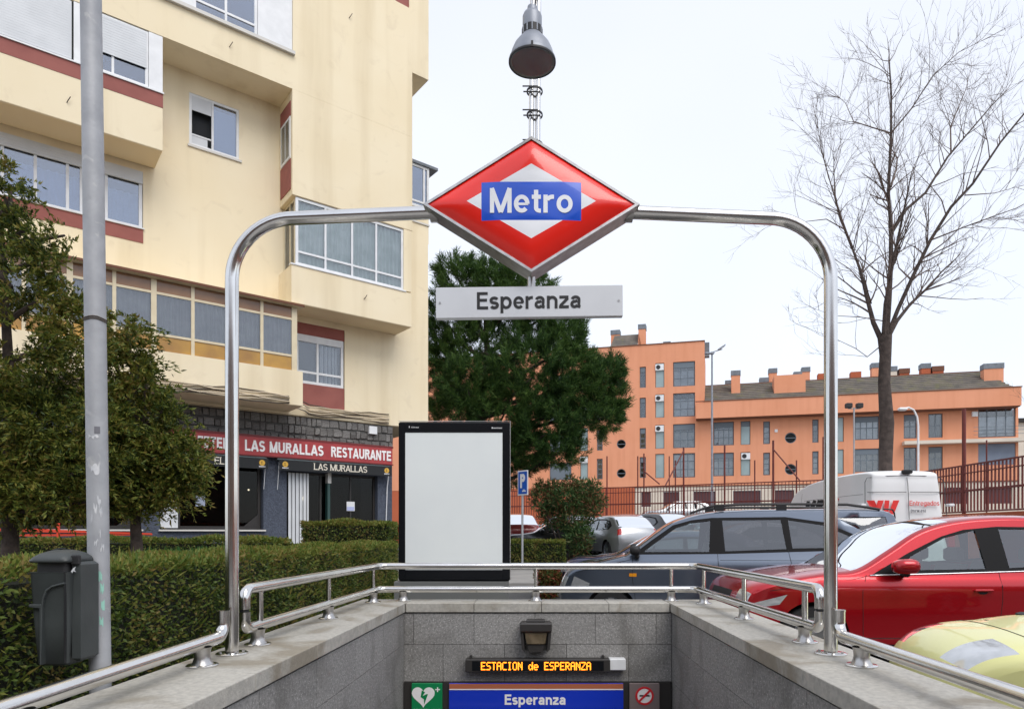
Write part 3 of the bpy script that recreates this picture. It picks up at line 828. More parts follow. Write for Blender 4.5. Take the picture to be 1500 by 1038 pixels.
# ---- things on the rear wall
wl = thing('bulkhead_lamp', 'dark hooded wall lamp with yellowed glass above the led display', 'lamp', (0, 7.5, .37))
m = MB(); m.cbox(-.17, .17, -.20, -.0, .06, .17, .02); m.build('hood', G['darkmetal'], wl)
for s in (-1, 1):
    m = MB(); m.prism([(s*.168, .08), (s*.138, .08), (s*.118, -.15), (s*.150, -.12)], -.17, -.0); fix_normals(m.build('side_arm', G['darkmetal'], wl))
m = MB(); m.add([(-.125,-.17,.065),(.125,-.17,.065),(.10,-.15,-.07),(-.10,-.15,-.07),(-.125,-.01,.065),(.125,-.01,.065),(.10,-.01,-.07),(-.10,-.01,-.07)],
      [(0,3,2,1),(4,5,6,7),(0,1,5,4),(1,2,6,5),(2,3,7,6),(3,0,4,7)]); fix_normals(m.build('diffuser', G['lampglass'], wl, bevel=.01))
m = MB(); m.prism([(-.10,-.075),(.10,-.075),(.07,-.155),(-.07,-.155)], -.13, -.0); fix_normals(m.build('lower_guard', G['darkmetal'], wl))
m = MB(); m.cbox(-.10, .10, -.16, -.0, .17, .19, .01); m.build('top_cap', G['darkmetal'], wl)

LEDF = {'E':['11111','10000','10000','11110','10000','10000','11111'],'S':['01111','10000','10000','01110','00001','00001','11110'],
'T':['11111','00100','00100','00100','00100','00100','00100'],'A':['01110','10001','10001','11111','10001','10001','10001'],
'C':['01111','10000','10000','10000','10000','10000','01111'],'I':['01110','00100','00100','00100','00100','00100','01110'],
'O':['01110','10001','10001','10001','10001','10001','01110'],'N':['10001','11001','10101','10101','10011','10001','10001'],
'd':['00001','00001','01101','10011','10001','10011','01101'],'e':['00000','00000','01110','10001','11111','10000','01110'],
'P':['11110','10001','10001','11110','10000','10000','10000'],'R':['11110','10001','10001','11110','10100','10010','10001'],
'Z':['11111','00001','00010','00100','01000','10000','11111'],' ':['00000']*7}
ld = thing('led_display', 'long black display with amber dot letters ESTACION de ESPERANZA on the rear wall', 'display', (.012, 7.5, .065))
m = MB(); m.cbox(-.775, .79, -.13, -.0, -.070, .070, .008); m.build('housing', G['darkmetal'], ld)
m = MB(); m.box(-.70, .72, -.1325, -.1305, -.052, .052); m.build('screen', G['black'], ld)
msg = 'ESTACION de ESPERANZA'
mb = MB(); px = 1.185/(len(msg)*6-1); pz = .088/7
for i, ch in enumerate(msg):
    for r_, row in enumerate(LEDF[ch]):
        for c_, v in enumerate(row):
            if v == '1':
                x = -.605+(i*6+c_)*px; z = .044-(r_+.5)*pz
                mb.box(x, x+px*1.25, -.1355, -.1327, z-pz*.42, z+pz*.42)
mb.build('lettering', G['led'], ld)
for x in (-.72, .72):
    m = MB(); m.box(x-.012, x+.012, -.08, -.01, .07, .10); m.build('hanger', G['darkmetal'], ld)
wb = thing('junction_box', 'small white box mounted at the right end of the led display', 'box', (.885, 7.5, .075))
m = MB(); m.cbox(-.088, .088, -.115, 0, -.062, .062, .008); m.build('cover', G['white'], wb)

fr = thing('sign_fascia', 'dark fascia board over the stair opening behind the station signs', 'fascia', (.02, 7.5, -.15))
m = MB(); m.box(-1.462, 1.462, -.035, -.001, -.50, .022); m.build('board', G['darkmetal'], fr)
def signboard(name, label, x0, x1, z0, z1, mm):
    t = thing(name, label, 'sign', ((x0+x1)/2, 7.463, (z0+z1)/2))
    m = MB(); m.cbox(-(x1-x0)/2, (x1-x0)/2, -.03, 0, -(z1-z0)/2, (z1-z0)/2, .004); m.build('panel', mm, t)
    return t
P = 7.43/1000
sb = signboard('station_sign', 'blue station sign lettered Esperanza with terracotta strip over the stair opening', -.945, .952, -.62, -.137, G['sg_blue'])
hw = .9485; zc = -(.62+.137)/2
m = MB(); m.box(-hw+.002, hw-.002, -.033, -.0303, -.195-zc, -.141-zc); m.build('strip', G['sg_brown'], sb)
m = MB(); m.box(-hw+.002, hw-.002, -.034, -.0303, -.207-zc, -.196-zc); m.build('line', G['sign_white'], sb)
text('lettering', 'Esperanza', G['sign_white'], sb, (-.01, -.0303, -.312-zc), .665, .112, depth=.002, w=.19, gap=.07)
g = signboard('defibrillator_sign', 'green sign with white heart and lightning bolt left of the blue station sign', -1.352, -1.020, -.62, -.137, G['sg_green'])
hc = .242-.135
hp = []
for i in range(40):
    a = 2*math.pi*i/40
    hp.append((.0078*16*math.sin(a)**3 - .04, .0078*(13*math.cos(a)-5*math.cos(2*a)-2*math.cos(3*a)-math.cos(4*a)) + hc))
m = MB(); m.prism(hp, -.0335, -.0303); fix_normals(m.build('heart', G['sign_white'], g))
m = MB(); m.prism([(-.055,hc+.06),(-.02,hc+.04),(-.045,hc-.0),(-.005,hc+.02),(-.035,hc-.085),(-.045,hc-.055),(-.062,hc-.065),(-.045,hc-.10),(-.02,hc-.095),(-.028,hc-.05),(.022,hc+.055),(-.022,hc+.03),(-.012,hc+.065)][:4] + [(.012,hc+.02),(-.030,hc-.095),(-.032,hc-.035),(-.068,hc-.012)], -.0365, -.0337); fix_normals(m.build('bolt_symbol', G['sg_green'], g))
m = MB(); m.box(.090, .142, -.033, -.0303, hc+.062, hc+.074); m.box(.110, .122, -.033, -.0303, hc+.0742, hc+.094); m.box(.110, .122, -.033, -.0303, hc+.042, hc+.0618); m.build('cross', G['sign_white'], g)
text('lettering', 'DESFIBRILADOR', G['sign_white'], g, (0, -.0303, -.055), .29, .035, depth=.002)
ns_ = signboard('no_smoking_sign', 'grey brown no smoking sign right of the blue station sign', 1.02, 1.345, -.62, -.137, G['sg_grey'])
m = MB(); m.lathe([(0,-.0330),(.098,-.0330),(.098,-.0303)], (0, 0, hc+.0), 'y', n=36); m.build('disc', G['sign_white'], ns_)
m = MB(); m.lathe([(.078,-.0355),(.100,-.0355),(.100,-.0303),(.078,-.0303),(.078,-.0355)], (0, 0, hc), 'y', n=36); m.build('ring', G['sg_red'], ns_)
m = MB(); m.box(-.055, .05, -.0345, -.0331, hc-.008, hc+.010); m.box(.054, .062, -.0345, -.0331, hc-.008, hc+.010); m.build('cigarette', G['blackm'], ns_)
m = MB(); c_, s_ = math.cos(R(45))*.08, .008
m.prism([(-c_+s_, -c_-s_+hc), (c_+s_, c_-s_+hc), (c_-s_, c_+s_+hc), (-c_-s_, -c_+s_+hc)], -.0375, -.0356); fix_normals(m.build('slash', G['sg_red'], ns_))
text('lettering', 'PROHIBIDO FUMAR', G['sign_white'], ns_, (0, -.0303, -.055), .28, .03, depth=.002)

# ================================================================== LEFT STREET FURNITURE
lp = thing('lamp_post', 'worn grey lamp post with torn stickers beside the litter bin', 'lamp post', (-2.225, 3.50, .12))
top = Vector((-.085, 0, 6.2))
m = MB(); m.tube([(0,0,0), tuple(top*.5), tuple(top)], [.050,.049,.047], 28); m.build('pole', G['pole'], lp, smooth='auto')
def on_pole(z, ang, r=.051): 
    t = z/6.2; return (top.x*t + r*math.sin(ang), -r*math.cos(ang), z)
def sticker(a0, a1, z0, z1, mm, name='sticker', jag=0):
    mb = MB(); n = 6; vs = []; fs = []
    for i in range(n+1):
        a = a0+(a1-a0)*i/n
        vs += [on_pole(z0+jag*random.uniform(-1,1)*.02, a, .0512), on_pole(z1+jag*random.uniform(-1,1)*.02, a, .0512)]
    for i in range(n): fs.append((2*i, 2*i+2, 2*i+3, 2*i+1))
    mb.add(vs, fs); return mb.build(name, mm, lp, smooth=True)
zz = lambda y: EYE-(y-780)*3.45/1000-.12
sticker(.0, .75, zz(690), zz(678), G['sticker'], jag=1); sticker(.35, .85, zz(634), zz(624), G['mrw_grey']); sticker(-.2, .7, zz(640), zz(636), G['sticker'], jag=.6)
for k in range(9):
    a = random.uniform(-.1, .8); y = random.uniform(722, 800); sticker(a, a+random.uniform(.1,.35), zz(y+random.uniform(3,9)), zz(y), G['sticker'], 'sticker', 1)
for y0, y1, a in ((838, 850, .8), (856, 868, .95), (880, 892, 1.0), (905, 915, .85)):
    sticker(a-.28, a+.05, zz(y1), zz(y0), G['paintgreen'], 'paint_tag', .6)
for z in (zz(463), zz(466)):
    mb = MB(); mb.tube([on_pole(z+.004*math.sin(a*3), a, .0525) for a in np.linspace(0, 2*math.pi, 18)], .003, 6, cap=False); mb.build('wire_tie', G['cable_dark'], lp, smooth=True)

bn = thing('litter_bin', 'dark grey plastic litter bin with domed lid fixed to the worn lamp post', 'bin', (-2.329, 3.36, .86)); bn.scale = (.78, 1, 1)
def loft(rings, closed_ends=True):
    n = len(rings[0]); vs = [p for r_ in rings for p in r_]; fs = []
    for k in range(len(rings)-1):
        for j in range(n):
            a = k*n+j; b = k*n+(j+1) % n; fs.append((a, b, b+n, a+n))
    if closed_ends: fs += [tuple(range(n-1, -1, -1)), tuple(range((len(rings)-1)*n, len(rings)*n))]
    mb = MB(); mb.add(vs, fs); return mb
def rrect(hx, hy, cx, cy, z, r=.03, n=5):
    pts = []
    for sx, sy, a0 in ((1,1,0), (-1,1,90), (-1,-1,180), (1,-1,270)):
        for i in range(n+1):
            a = R(a0+90*i/n); pts.append((cx+sx*(hx-r)+r*math.cos(a), cy+sy*(hy-r)+r*math.sin(a), z))
    return pts
o = loft([rrect(.084,.06,.0,0,.0,.02), rrect(.098,.075,.0,0,.012,.025), rrect(.112,.09,.0,0,.20,.03), rrect(.124,.10,-.002,0,.445,.03), rrect(.128,.104,-.002,0,.452,.03)]).build('body', G['binp'], bn, smooth='auto', sharp=50)
fix_normals(o)
m = MB(); m.prism([(-.112,.30),(-.035,.30),(-.030,.33),(-.010,.37),(.03,.39),(.105,.405),(.105,.395),(.03,.38),(-.002,.36),(-.020,.32),(-.026,.285),(-.036,.01),(-.044,.01),(-.045,.28),(-.108,.285)], -.112, -.07); o = m.build('moulded_ridge', G['binp'], bn, bevel=.004); fix_normals(o)
m = MB(); m.cbox(.112, .165, -.06, .075, .02, .50, .014); m.build('back_plate', G['binp'], bn)
m = MB(); m.cbox(.100, .104, -.105, -.09, .02, .455, .001); m.build('side_groove', G['blackm'], bn)
o = loft([rrect(.100,.085,-.0,0,.445,.03), rrect(.098,.083,0,0,.505,.03)]).build('mouth', G['blackm'], bn, smooth='auto'); fix_normals(o)
lid = []
for z, hx, hy, cx in ((.498,.128,.108,-.004), (.506,.133,.112,-.004), (.522,.124,.105,.002), (.540,.100,.088,.006), (.553,.066,.06,.010), (.558,.03,.03,.012)):
    lid.append(rrect(hx, hy, cx, 0, z, min(.05, hy*.8)))
o = loft(lid).build('lid', G['binp'], bn, smooth='auto', sharp=60); fix_normals(o)
o = MB().prism([(-.09,.5295),(-.06,.545),(-.02,.558),(.0,.562),(-.0,.567),(-.03,.563),(-.065,.551),(-.095,.534)], -.02, .02).build('lid_rib', G['binp'], bn); fix_normals(o)
m = MB(); m.cbox(.118, .158, -.075, -.05, .485, .535, .006); m.build('lock', G['blackm'], bn)
m = MB(); m.prism([(.118,.455),(.132,.470),(.148,.478),(.140,.462),(.150,.452),(.134,.456),(.126,.446)], -.0765, -.0755); fix_normals(m.build('horse_emblem', G['sticker'], bn))

# ---- hedges
def hedge(label, x0, x1, y0, y1, z0, z1, n, L, topm=True, seed=0, group='clipped hedges'):
    t = thing('hedge', label, 'hedge', ((x0+x1)/2, (y0+y1)/2, z0), 0, group)
    hx, hy, h = (x1-x0)/2, (y1-y0)/2, z1-z0
    m = MB(); m.box(-hx+.07, hx-.07, -hy+.07, hy-.07, 0, h-.07); m.build('dark_shade_core', LM['core'], t)
    areas = np.array([2*hx*h, 2*hx*h, 2*hy*h, 2*hy*h, 4*hx*hy*1.3]); pr = areas/areas.sum()
    f = rng.choice(5, n, p=pr)
    u = rng.uniform(-1, 1, n); v = rng.uniform(0, 1, n); dep = np.abs(rng.normal(0, .035, n))
    C = np.zeros((n, 3)); N = np.zeros((n, 3))
    for k, (ax, sg) in enumerate(((1,-1),(1,1),(0,-1),(0,1))):
        q = f == k
        if ax == 1: C[q, 0] = u[q]*hx; C[q, 1] = sg*(hy-dep[q]); N[q, 1] = sg
        else: C[q, 1] = u[q]*hy; C[q, 0] = sg*(hx-dep[q]); N[q, 0] = sg
        C[q, 2] = v[q]*h
    q = f == 4
    C[q, 0] = u[q]*hx; C[q, 1] = (v[q]*2-1)*hy; C[q, 2] = h-dep[q]; N[q, 2] = 1
    # uneven clipping: low frequency bulges
    wob = .035*np.sin(C[:, 0]*3.1+seed)*np.cos(C[:, 1]*2.3+seed*2) + .02*np.sin(C[:, 2]*9+C[:, 1]*5+C[:, 0]*7)
    C += N*wob[:, None]
    D = N*.6 + rng.normal(size=(n, 3))*.7
    istop = (C[:, 2] > h-.09)
    if topm:
        leaf_obj('foliage', C[~istop], D[~istop], rng.uniform(.7, 1.4, (~istop).sum())*L, rng.uniform(.35, .6, (~istop).sum())*L*1.1, LM['hedge'], t)
        D[istop, 2] += .7
        leaf_obj('top_growth', C[istop], D[istop], rng.uniform(.7, 1.6, istop.sum())*L, rng.uniform(.35, .6, istop.sum())*L, LM['hedge_top'], t)
    else:
        leaf_obj('foliage', C, D, rng.uniform(.7, 1.4, n)*L, rng.uniform(.4, .7, n)*L, LM['hedge'], t)
    return t
hedge('long clipped hedge directly behind the left stair parapet and the litter bin', -3.38, -2.56, 1.6, 12.7, .12, 1.31, 150000, .034, seed=1)
hd = [o for o in bpy.data.objects if o.get('category') == 'hedge'][0]
n = 1500; C = np.stack([rng.uniform(-.40, .43, n), rng.uniform(-5.5, 5.5, n), rng.uniform(1.10, 1.19, n)], 1)
q = rng.uniform(size=n) < .45; C[q, 0] = .41; C[q, 2] = rng.uniform(.3, 1.15, q.sum()); D = rng.normal(size=(n, 3))*.35; D[:, 2] += 1; D[q, 0] += 1.2
leaf_obj('stray_shoots', C, D, rng.uniform(.06, .13, n), rng.uniform(.008, .02, n), LM['hedge_top'], hd)
hedge('clipped hedge in front of the restaurant windows, beyond the long hedge', -9.0, -4.05, 10.6, 11.4, .12, 1.40, 45000, .045, seed=3)
hedge('short taller hedge below the restaurant door, left of the blank advertising panel', -4.45, -2.75, 12.9, 13.6, .0, 1.70, 26000, .045, seed=5)
hedge('low reddish hedge behind the parking sign', -2.6, .95, 22.6, 23.4, .36, 1.22, 14000, .07, seed=7)
lowp = thing('ground_plant', 'low bright green plants between the two left hedges', 'plants', (-4.3, 8.9, .12)); lowp['kind'] = 'stuff'
n = 5000; C = np.stack([rng.uniform(-.75, .75, n), rng.uniform(-.5, .5, n), rng.uniform(0, 1.12, n)], 1); D = rng.normal(size=(n, 3)); D[:, 2] = np.abs(D[:, 2])+.5
leaf_obj('blades', C, D, .12, .018, leafmat('grass blades', [(.02,.09,.02), (.04,.16,.03), (.08,.20,.04)]), lowp)

# ---- barrier tapes
bt = thing('barrier_tape', 'orange red plastic barrier strips on a post beyond the left hedge', 'barrier', (-8.3, 11.9, .12))
m = MB()
m.add([(-2.5,0,1.43),(.55,0,1.375),(.55,0,1.42),(-2.5,0,1.49)], [(0,1,2,3)]); m.add([(-2.5,0.02,1.30),(1.6,0.02,1.34),(1.6,0.02,1.37),(-2.5,0.02,1.35)], [(0,1,2,3)])
m.add([(-.9,.01,1.43),(1.6,.01,1.345),(1.6,.01,1.375),(-.9,.01,1.47)], [(0,1,2,3)])
o = m.build('strip', G['tape'], bt); sm_ = o.modifiers.new('solid', 'SOLIDIFY'); sm_.thickness = .006
m = MB(); m.tube([(-.05,.03,0),(-.05,.03,1.55)], .03, 10); m.build('post', G['tape'], bt, smooth='auto')

# ---- advertising panel
ap = thing('advertising_panel', 'tall black framed street advertising panel with a blank white poster', 'advertising panel', (-1.04, 8.7, .0))
hwid = .709
m = MB(); m.cbox(-hwid, hwid, -.0, .22, .885, 2.915, .018); m.build('cabinet', G['black'], ap)
m = MB(); m.box(-hwid+.055+.03, hwid-.10+.005, -.004, -.0015, 1.03, 2.775); m.build('poster', G['poster'], ap)
for a, b, c, d in ((-hwid+.01, -hwid+.083, .90, 2.90), (hwid-.092, hwid-.01, .90, 2.90)):
    m = MB(); m.box(a, b, -.010, -.0012, c, d); m.build('frame_side', G['black'], ap, bevel=.003)
m = MB(); m.box(-hwid+.0835, hwid-.0925, -.010, -.0012, 2.777, 2.90); m.build('frame_top', G['black'], ap, bevel=.003)
m = MB(); m.box(-hwid+.0835, hwid-.0925, -.010, -.0012, .90, 1.028); m.build('frame_bottom', G['black'], ap, bevel=.003)
for x, s in ((-.50, 'jcdecaux'), (.53, 'Madrid')):
    pass
m = MB(); m.box(-.576, -.566, -.0125, -.0105, 2.835, 2.858); m.build('emblem', G['white'], ap)
m = MB(); m.lathe([(0,-.0125),(.010,-.0125),(.010,-.0105)], (.485, 0, 2.835), 'y', n=12); m.build('emblem', G['white'], ap)
text('lettering', 'JCDecaux', G['white'], ap, (-.50, -.0103, 2.843), .10, .016, depth=.001)
text('lettering', 'MADRID', G['white'], ap, (.555, -.0103, 2.833), .11, .014, depth=.001)
m = MB(); m.tube([(hwid+.003,.0,.9),(hwid+.003,.0,2.92),(-hwid,.0,2.92)], .005, 6); m.build('edge_trim', G['steel_dull'], ap)
m = MB(); m.cbox(-hwid-.06, hwid-.02, .0, .20, .12, .883, .01); m.build('foot', mat('grey panel foot', (.13,.135,.13), .6), ap)

# ================================================================== CREAM RESIDENTIAL BUILDING
# local frame: x along the street front (0 at the right corner), y into the building, z up (scaled 1.2)
cb = thing('apartment_building', 'cream apartment block with projecting glazed balconies and a restaurant on its ground floor', 'building', (-3.276, 20.75, -.3), math.atan2(.624, .781))
cb.scale = (1.2, 1.2, 1.2)

def wall_holes(mb, x0, x1, z0, z1, holes, y=0, depth=.12, rounds=()):
    hs = list(holes) + [(cx-r, cx+r, cz-r, cz+r) for cx, cz, r in rounds]
    xs = sorted({x0, x1} | {v for h in hs for v in h[:2] if x0 < v < x1}); zs = sorted({z0, z1} | {v for h in hs for v in h[2:] if z0 < v < z1})
    def inh(x, z): return any(h[0] < x < h[1] and h[2] < z < h[3] for h in hs)
    for i in range(len(xs)-1):
        for j in range(len(zs)-1):
            a, b, c, d = xs[i], xs[i+1], zs[j], zs[j+1]
            if inh((a+b)/2, (c+d)/2): continue
            mb.add([(a,y,c),(b,y,c),(b,y,d),(a,y,d)], [(0,1,2,3)])
    for a, b, c, d in holes:
        mb.add([(a,y,c),(b,y,c),(b,y,d),(a,y,d),(a,y+depth,c),(b,y+depth,c),(b,y+depth,d),(a,y+depth,d)], [(0,4,5,1),(1,5,6,2),(2,6,7,3),(3,7,4,0)])
    for cx, cz, r in rounds:
        n = 24; rr = r*.92
        ring = [(cx+rr*math.cos(2*math.pi*k/n), cz+rr*math.sin(2*math.pi*k/n)) for k in range(n)]
        sq = []
        for k in range(n):
            c_, s_ = math.cos(2*math.pi*k/n), math.sin(2*math.pi*k/n); f = r/max(abs(c_), abs(s_)); sq.append((cx+c_*f, cz+s_*f))
        vs = [(x, y, z) for x, z in ring] + [(x, y, z) for x, z in sq] + [(x, y+depth, z) for x, z in ring]
        fs = []
        for k in range(n):
            l = (k+1) % n
            fs += [(k, l, n+l, n+k), (k, 2*n+k, 2*n+l, l)]
        mb.add(vs, fs)
    return mb

def curtain(parent, x0, x1, z0, z1, y, mm, waves=9, amp=.015, name='curtain'):
    n = max(12, int(waves*6)); vs = []; fs = []; ph = random.random()*6
    for i in range(n+1):
        t = i/n; x = x0+(x1-x0)*t; yy = y + amp*math.sin(t*waves*2*math.pi+ph+1.3*math.sin(t*5+ph))
        vs += [(x, yy, z0), (x, yy, z1)]
    for i in range(n): fs.append((2*i, 2*i+2, 2*i+3, 2*i+1))
    mb = MB(); mb.add(vs, fs); return mb.build(name, mm, parent, smooth=True)

def window(parent, x0, x1, z0, z1, y, mm, xs=(), zs=(), fw=.05, glass=None, back=None, cur=None, name='window', dep=.05, mw=None, blind=0, split=True, nopane=(), gap=0):
    """frame with mullions at xs and transoms at zs, separate panes, dark room behind"""
    m = MB(); mw = mw or fw*.8
    m.box(x0, x0+fw, y, y+dep, z0, z1); m.box(x1-fw, x1, y, y+dep, z0, z1); m.box(x0+fw, x1-fw, y, y+dep, z1-fw, z1); m.box(x0+fw, x1-fw, y, y+dep, z0, z0+fw)
    for x in xs: m.box(x-mw/2, x+mw/2, y+.004, y+dep-.004, z0+fw, z1-fw)
    X = [x0+fw] + sorted(xs) + [x1-fw]
    for z in zs:
        for i in range(len(X)-1):
            a = X[i]+(mw/2 if i else 0); b = X[i+1]-(mw/2 if i < len(X)-2 else 0)
            m.box(a, b, y+.004, y+dep-.004, z-mw/2, z+mw/2)
    f = m.build(name, mm, parent)
    Z = [z0+fw] + sorted(zs) + [z1-fw]
    for i in range(len(X)-1):
        for j in range(len(Z)-1):
            if i in nopane: continue
            p = MB(); p.box(X[i]+.002, X[i+1]-.002, y+dep*.45, y+dep*.55, Z[j]+.002, Z[j+1]-.002); p.build('pane', glass or G['glass'], f)
    if cur: curtain(f, x0+fw*.5, x1-fw*.5, z0+fw, z1-fw-gap, y+dep+.05, cur, (x1-x0)*7, .02)
    if back:
        p = MB(); p.box(x0+.01, x1-.01, y+dep+.09, y+dep+.10, z0+.01, z1-.01); p.build('room', back, f)
    if blind:
        p = MB(); n = int(blind*(z1-z0)/.045)
        for k in range(n):
            zt = z1-fw-k*.045; p.box(x0+fw*.6, x1-fw*.6, y+.002-.012, y+.004, zt-.041, zt)
        b = p.build('shutter', G['shutter'], f); b['kind'] = 'stuff'
    return f

def bx(name, mm, x0, x1, y0, y1, z0, z1, parent=cb, bevel=0):
    m = MB(); m.box(x0, x1, y0, y1, z0, z1); return m.build(name, mm, parent, bevel=bevel)

T = -.80      # plane of the projecting bodies
# main wall with openings
m = MB()
wall_holes(m, -12.5, 0, 4.12, 9.25, [(-3.36, -2.21, 4.36, 6.21), (-10.5, -6.33, 7.42, 8.53)])
wall_holes(m, -12.5, -.9, 9.25, 12.4, [(-5.51, -4.55, 9.38, 10.44)])
m.add([(0,0,4.12),(0,9,4.12),(0,9,9.25),(0,0,9.25)], [(0,1,2,3)])
m.add([(-.9,0,9.25),(-.9,9,9.25),(-.9,9,14.5),(-.9,0,14.5)], [(0,1,2,3)])
m.build('wall', G['cream'], cb)
bx('terrace_coping', G['sill'], -.9, .03, -.03, 9, 9.25, 9.29)
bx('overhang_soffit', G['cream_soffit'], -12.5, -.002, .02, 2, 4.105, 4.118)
bx('rear_mass', G['dark_room'], -12.4, -1.2, .4, 8.8, 4.2, 14.3)
# projecting upper body (tower part and the full-width top floor)
o = bx('projecting_body', G['cream'], -3.70, -.88, T, -.003, 8.62, 10.828)
m = MB()
wall_holes(m, -12.5, -.88, 10.83, 15.2, [(-6.3, -3.69, 11.60, 13.6), (-1.32, -.96, 13.84, 15.0)], y=T, depth=.3)
m.add([(-12.5,T,10.83),(-.88,T,10.83),(-.88,.3,10.83),(-12.5,.3,10.83)], [(0,3,2,1)])
m.add([(-.88,T,10.83),(-.88,3,10.83),(-.88,3,15.2),(-.88,T,15.2)], [(0,1,2,3)])
m.build('top_floor', G['cream'], cb)
bx('side_projection', G['cream'], -.878, -.44, T+.003, .1, 12.36, 15.2)
bx('roof_slab', G['cream'], -12.5, -.4, T, 8.9, 15.201, 15.4)
# soffit under body
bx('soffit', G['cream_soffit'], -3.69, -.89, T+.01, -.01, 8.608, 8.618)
# narrow side window on the left cheek of the body
sw = MB(); sw.box(-3.722, -3.70, -.70, -.12, 9.42, 10.30); f = sw.build('side_window', G['white'], cb)
sw = MB(); sw.box(-3.726, -3.7225, -.64, -.43, 9.48, 10.24); sw.build('pane', G['glass_blue'], f)
sw = MB(); sw.box(-3.726, -3.7225, -.39, -.18, 9.48, 10.24); sw.build('pane', G['glass_blue'], f)
bx('red_panel', G['maroon'], -3.716, -3.701, -.72, -.08, 8.76, 9.40)
bx('red_panel', G['maroon'], -3.716, -3.701, -.72, -.08, 10.32, 10.62)
# oriel balcony (second floor)
bx('oriel_parapet', G['cream'], -3.72, -.90, T, -.003, 6.35, 7.14)
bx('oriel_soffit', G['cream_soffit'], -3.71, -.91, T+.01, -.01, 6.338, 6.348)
bx('oriel_sill', G['white'], -3.74, -1.05, T-.02, T+.10, 7.142, 7.17)
bx('oriel_pier', G['cream'], -1.10, -.90, T+.002, -.003, 7.1715, 8.605)
m = MB(); m.box(-3.60, -1.15, -.25, -.20, 7.2, 8.6); m.build('room', G['dim_room'], cb)
f = window(cb, -3.62, -1.10, 7.172, 8.60, T+.03, G['white'], xs=(-2.97, -2.36, -1.78), zs=(7.46,), fw=.055)
curtain(f, -3.55, -2.38, 7.19, 8.58, T+.12, G['curtain_green'], 11, .03); curtain(f, -2.34, -1.14, 7.19, 8.58, T+.12, G['curtain_green'], 12, .045)
sw = MB(); 
for a, b in ((T+.10, T+.14), (-.42, -.38), (-.06, -.02)): sw.box(-3.62, -3.58, a, b, 7.172, 8.60)
sw.box(-3.615, -3.585, T+.14, -.42, 7.172, 7.21); sw.box(-3.615, -3.585, -.38, -.06, 7.172, 7.21); sw.box(-3.615, -3.585, T+.14, -.42, 8.56, 8.60); sw.box(-3.615, -3.585, -.38, -.06, 8.56, 8.60)
f2 = sw.build('side_window', G['ivory'], cb)
for a, b in ((T+.142, -.422), (-.378, -.062)):
    p = MB(); p.box(-3.602, -3.598, a, b, 7.212, 8.558); p.build('pane', G['glass'], f2)
p = MB(); p.box(-3.50, -3.49, T+.2, -.02, 7.2, 8.58); p.build('curtain', G['curtain_white'], f2)
# first floor right window with red panels
window(cb, -3.34, -2.23, 4.86, 5.95, .03, G['white'], xs=(-2.84,), zs=(5.12,), fw=.06, back=G['dim_room'], cur=None)
bx('shutter_box', G['white'], -3.34, -2.23, .025, .06, 5.80, 5.955)
curtain(cb, -2.82, -2.3, 4.9, 5.8, .16, G['curtain_white'], 6)
bx('red_panel', G['maroon'], -3.36, -2.21, .02, .05, 5.955, 6.21)
bx('red_panel', G['maroon'], -3.36, -2.21, .02, .05, 4.36, 4.855)
# lone window on the upper wall
f = window(cb, -5.51, -4.55, 9.38, 10.44, .01, G['white'], xs=(-5.065,), fw=.05, glass=G['glass_blue'], back=G['dark_room'], nopane=(0,))
p = MB(); p.box(-5.46, -5.09, .02, .05, 9.60, 9.63); p.build('sash_rail', G['white'], f)
p = MB(); p.box(-5.46, -5.16, .03, .035, 9.43, 9.60); p.build('pane', G['shutter'], f)
bx('window_sill', G['sill'], -5.54, -4.50, -.03, .012, 9.335, 9.378)
p = MB(); p.box(-5.46, -5.09, .006, .0099, 10.10, 10.39); p.build('blind', G['shutter'], f)
p = MB(); p.box(-5.04, -4.60, .075, .08, 9.42, 10.3); p.build('blind', mat('pale blind', (.45,.52,.54), .6), f)
# row B windows with roller shutters; dark backing above curtains stands for interior shade
f = window(cb, -7.28, -6.34, 7.42, 8.53, .02, G['white'], xs=(-6.94,), fw=.06, glass=G['glass_blue'], back=G['dark_room'], cur=G['curtain_white'], gap=.36)
bx('shutter_box', G['shutter'], -7.28, -6.34, -.03, .018, 8.30, 8.53)
f = window(cb, -9.4, -7.30, 7.42, 8.53, .02, G['white'], xs=(-9.0, -8.5, -8.03, -7.55), fw=.06, glass=G['glass_blue'], back=G['dark_room'], cur=G['curtain_blue'], gap=.34)
m = MB()
for k in range(5): m.box(-9.4, -7.30, -.02, .018, 8.30+.045*k, 8.342+.045*k)
m.build('shutter', G['shutter'], f)['kind'] = 'stuff'
bx('red_band', G['maroon'], -12.4, -6.33, -.012, -.001, 7.15, 7.41)
bx('window_sill', G['white'], -12.4, -6.31, -.04, .015, 7.412, 7.435)
# balcony A (third floor) with its closed glazing
bx('balcony_parapet', G['cream'], -12.4, -6.13, T, -.015, 8.68, 9.475)
bx('balcony_soffit', G['cream_soffit'], -12.4, -6.14, T+.01, -.02, 8.668, 8.678)
bx('red_band', G['maroon'], -12.4, -6.125, T-.006, -.012, 9.477, 9.735)
bx('window_sill', G['white'], -12.4, -6.11, T-.03, T+.05, 9.737, 9.765)
bx('corner_post', G['white'], -6.36, -6.13, T, T+.3, 9.767, 10.815)
bx('side_screen', G['white'], -6.18, -6.14, T+.302, -.01, 9.767, 10.815)
f = window(cb, -7.30, -6.365, 9.767, 10.815, T+.02, G['white'], xs=(-6.93,), fw=.05, glass=G['glass_blue'], back=G['dark_room'])
m = MB()
for k in range(14): m.box(-7.27, -6.40, T-.0, T+.015, 10.12+.047*k, 10.164+.047*k)
m.build('shutter', G['shutter'], f)['kind'] = 'stuff'
bx('mullion_post', G['white'], -7.52, -7.302, T, T+.06, 9.767, 10.815)
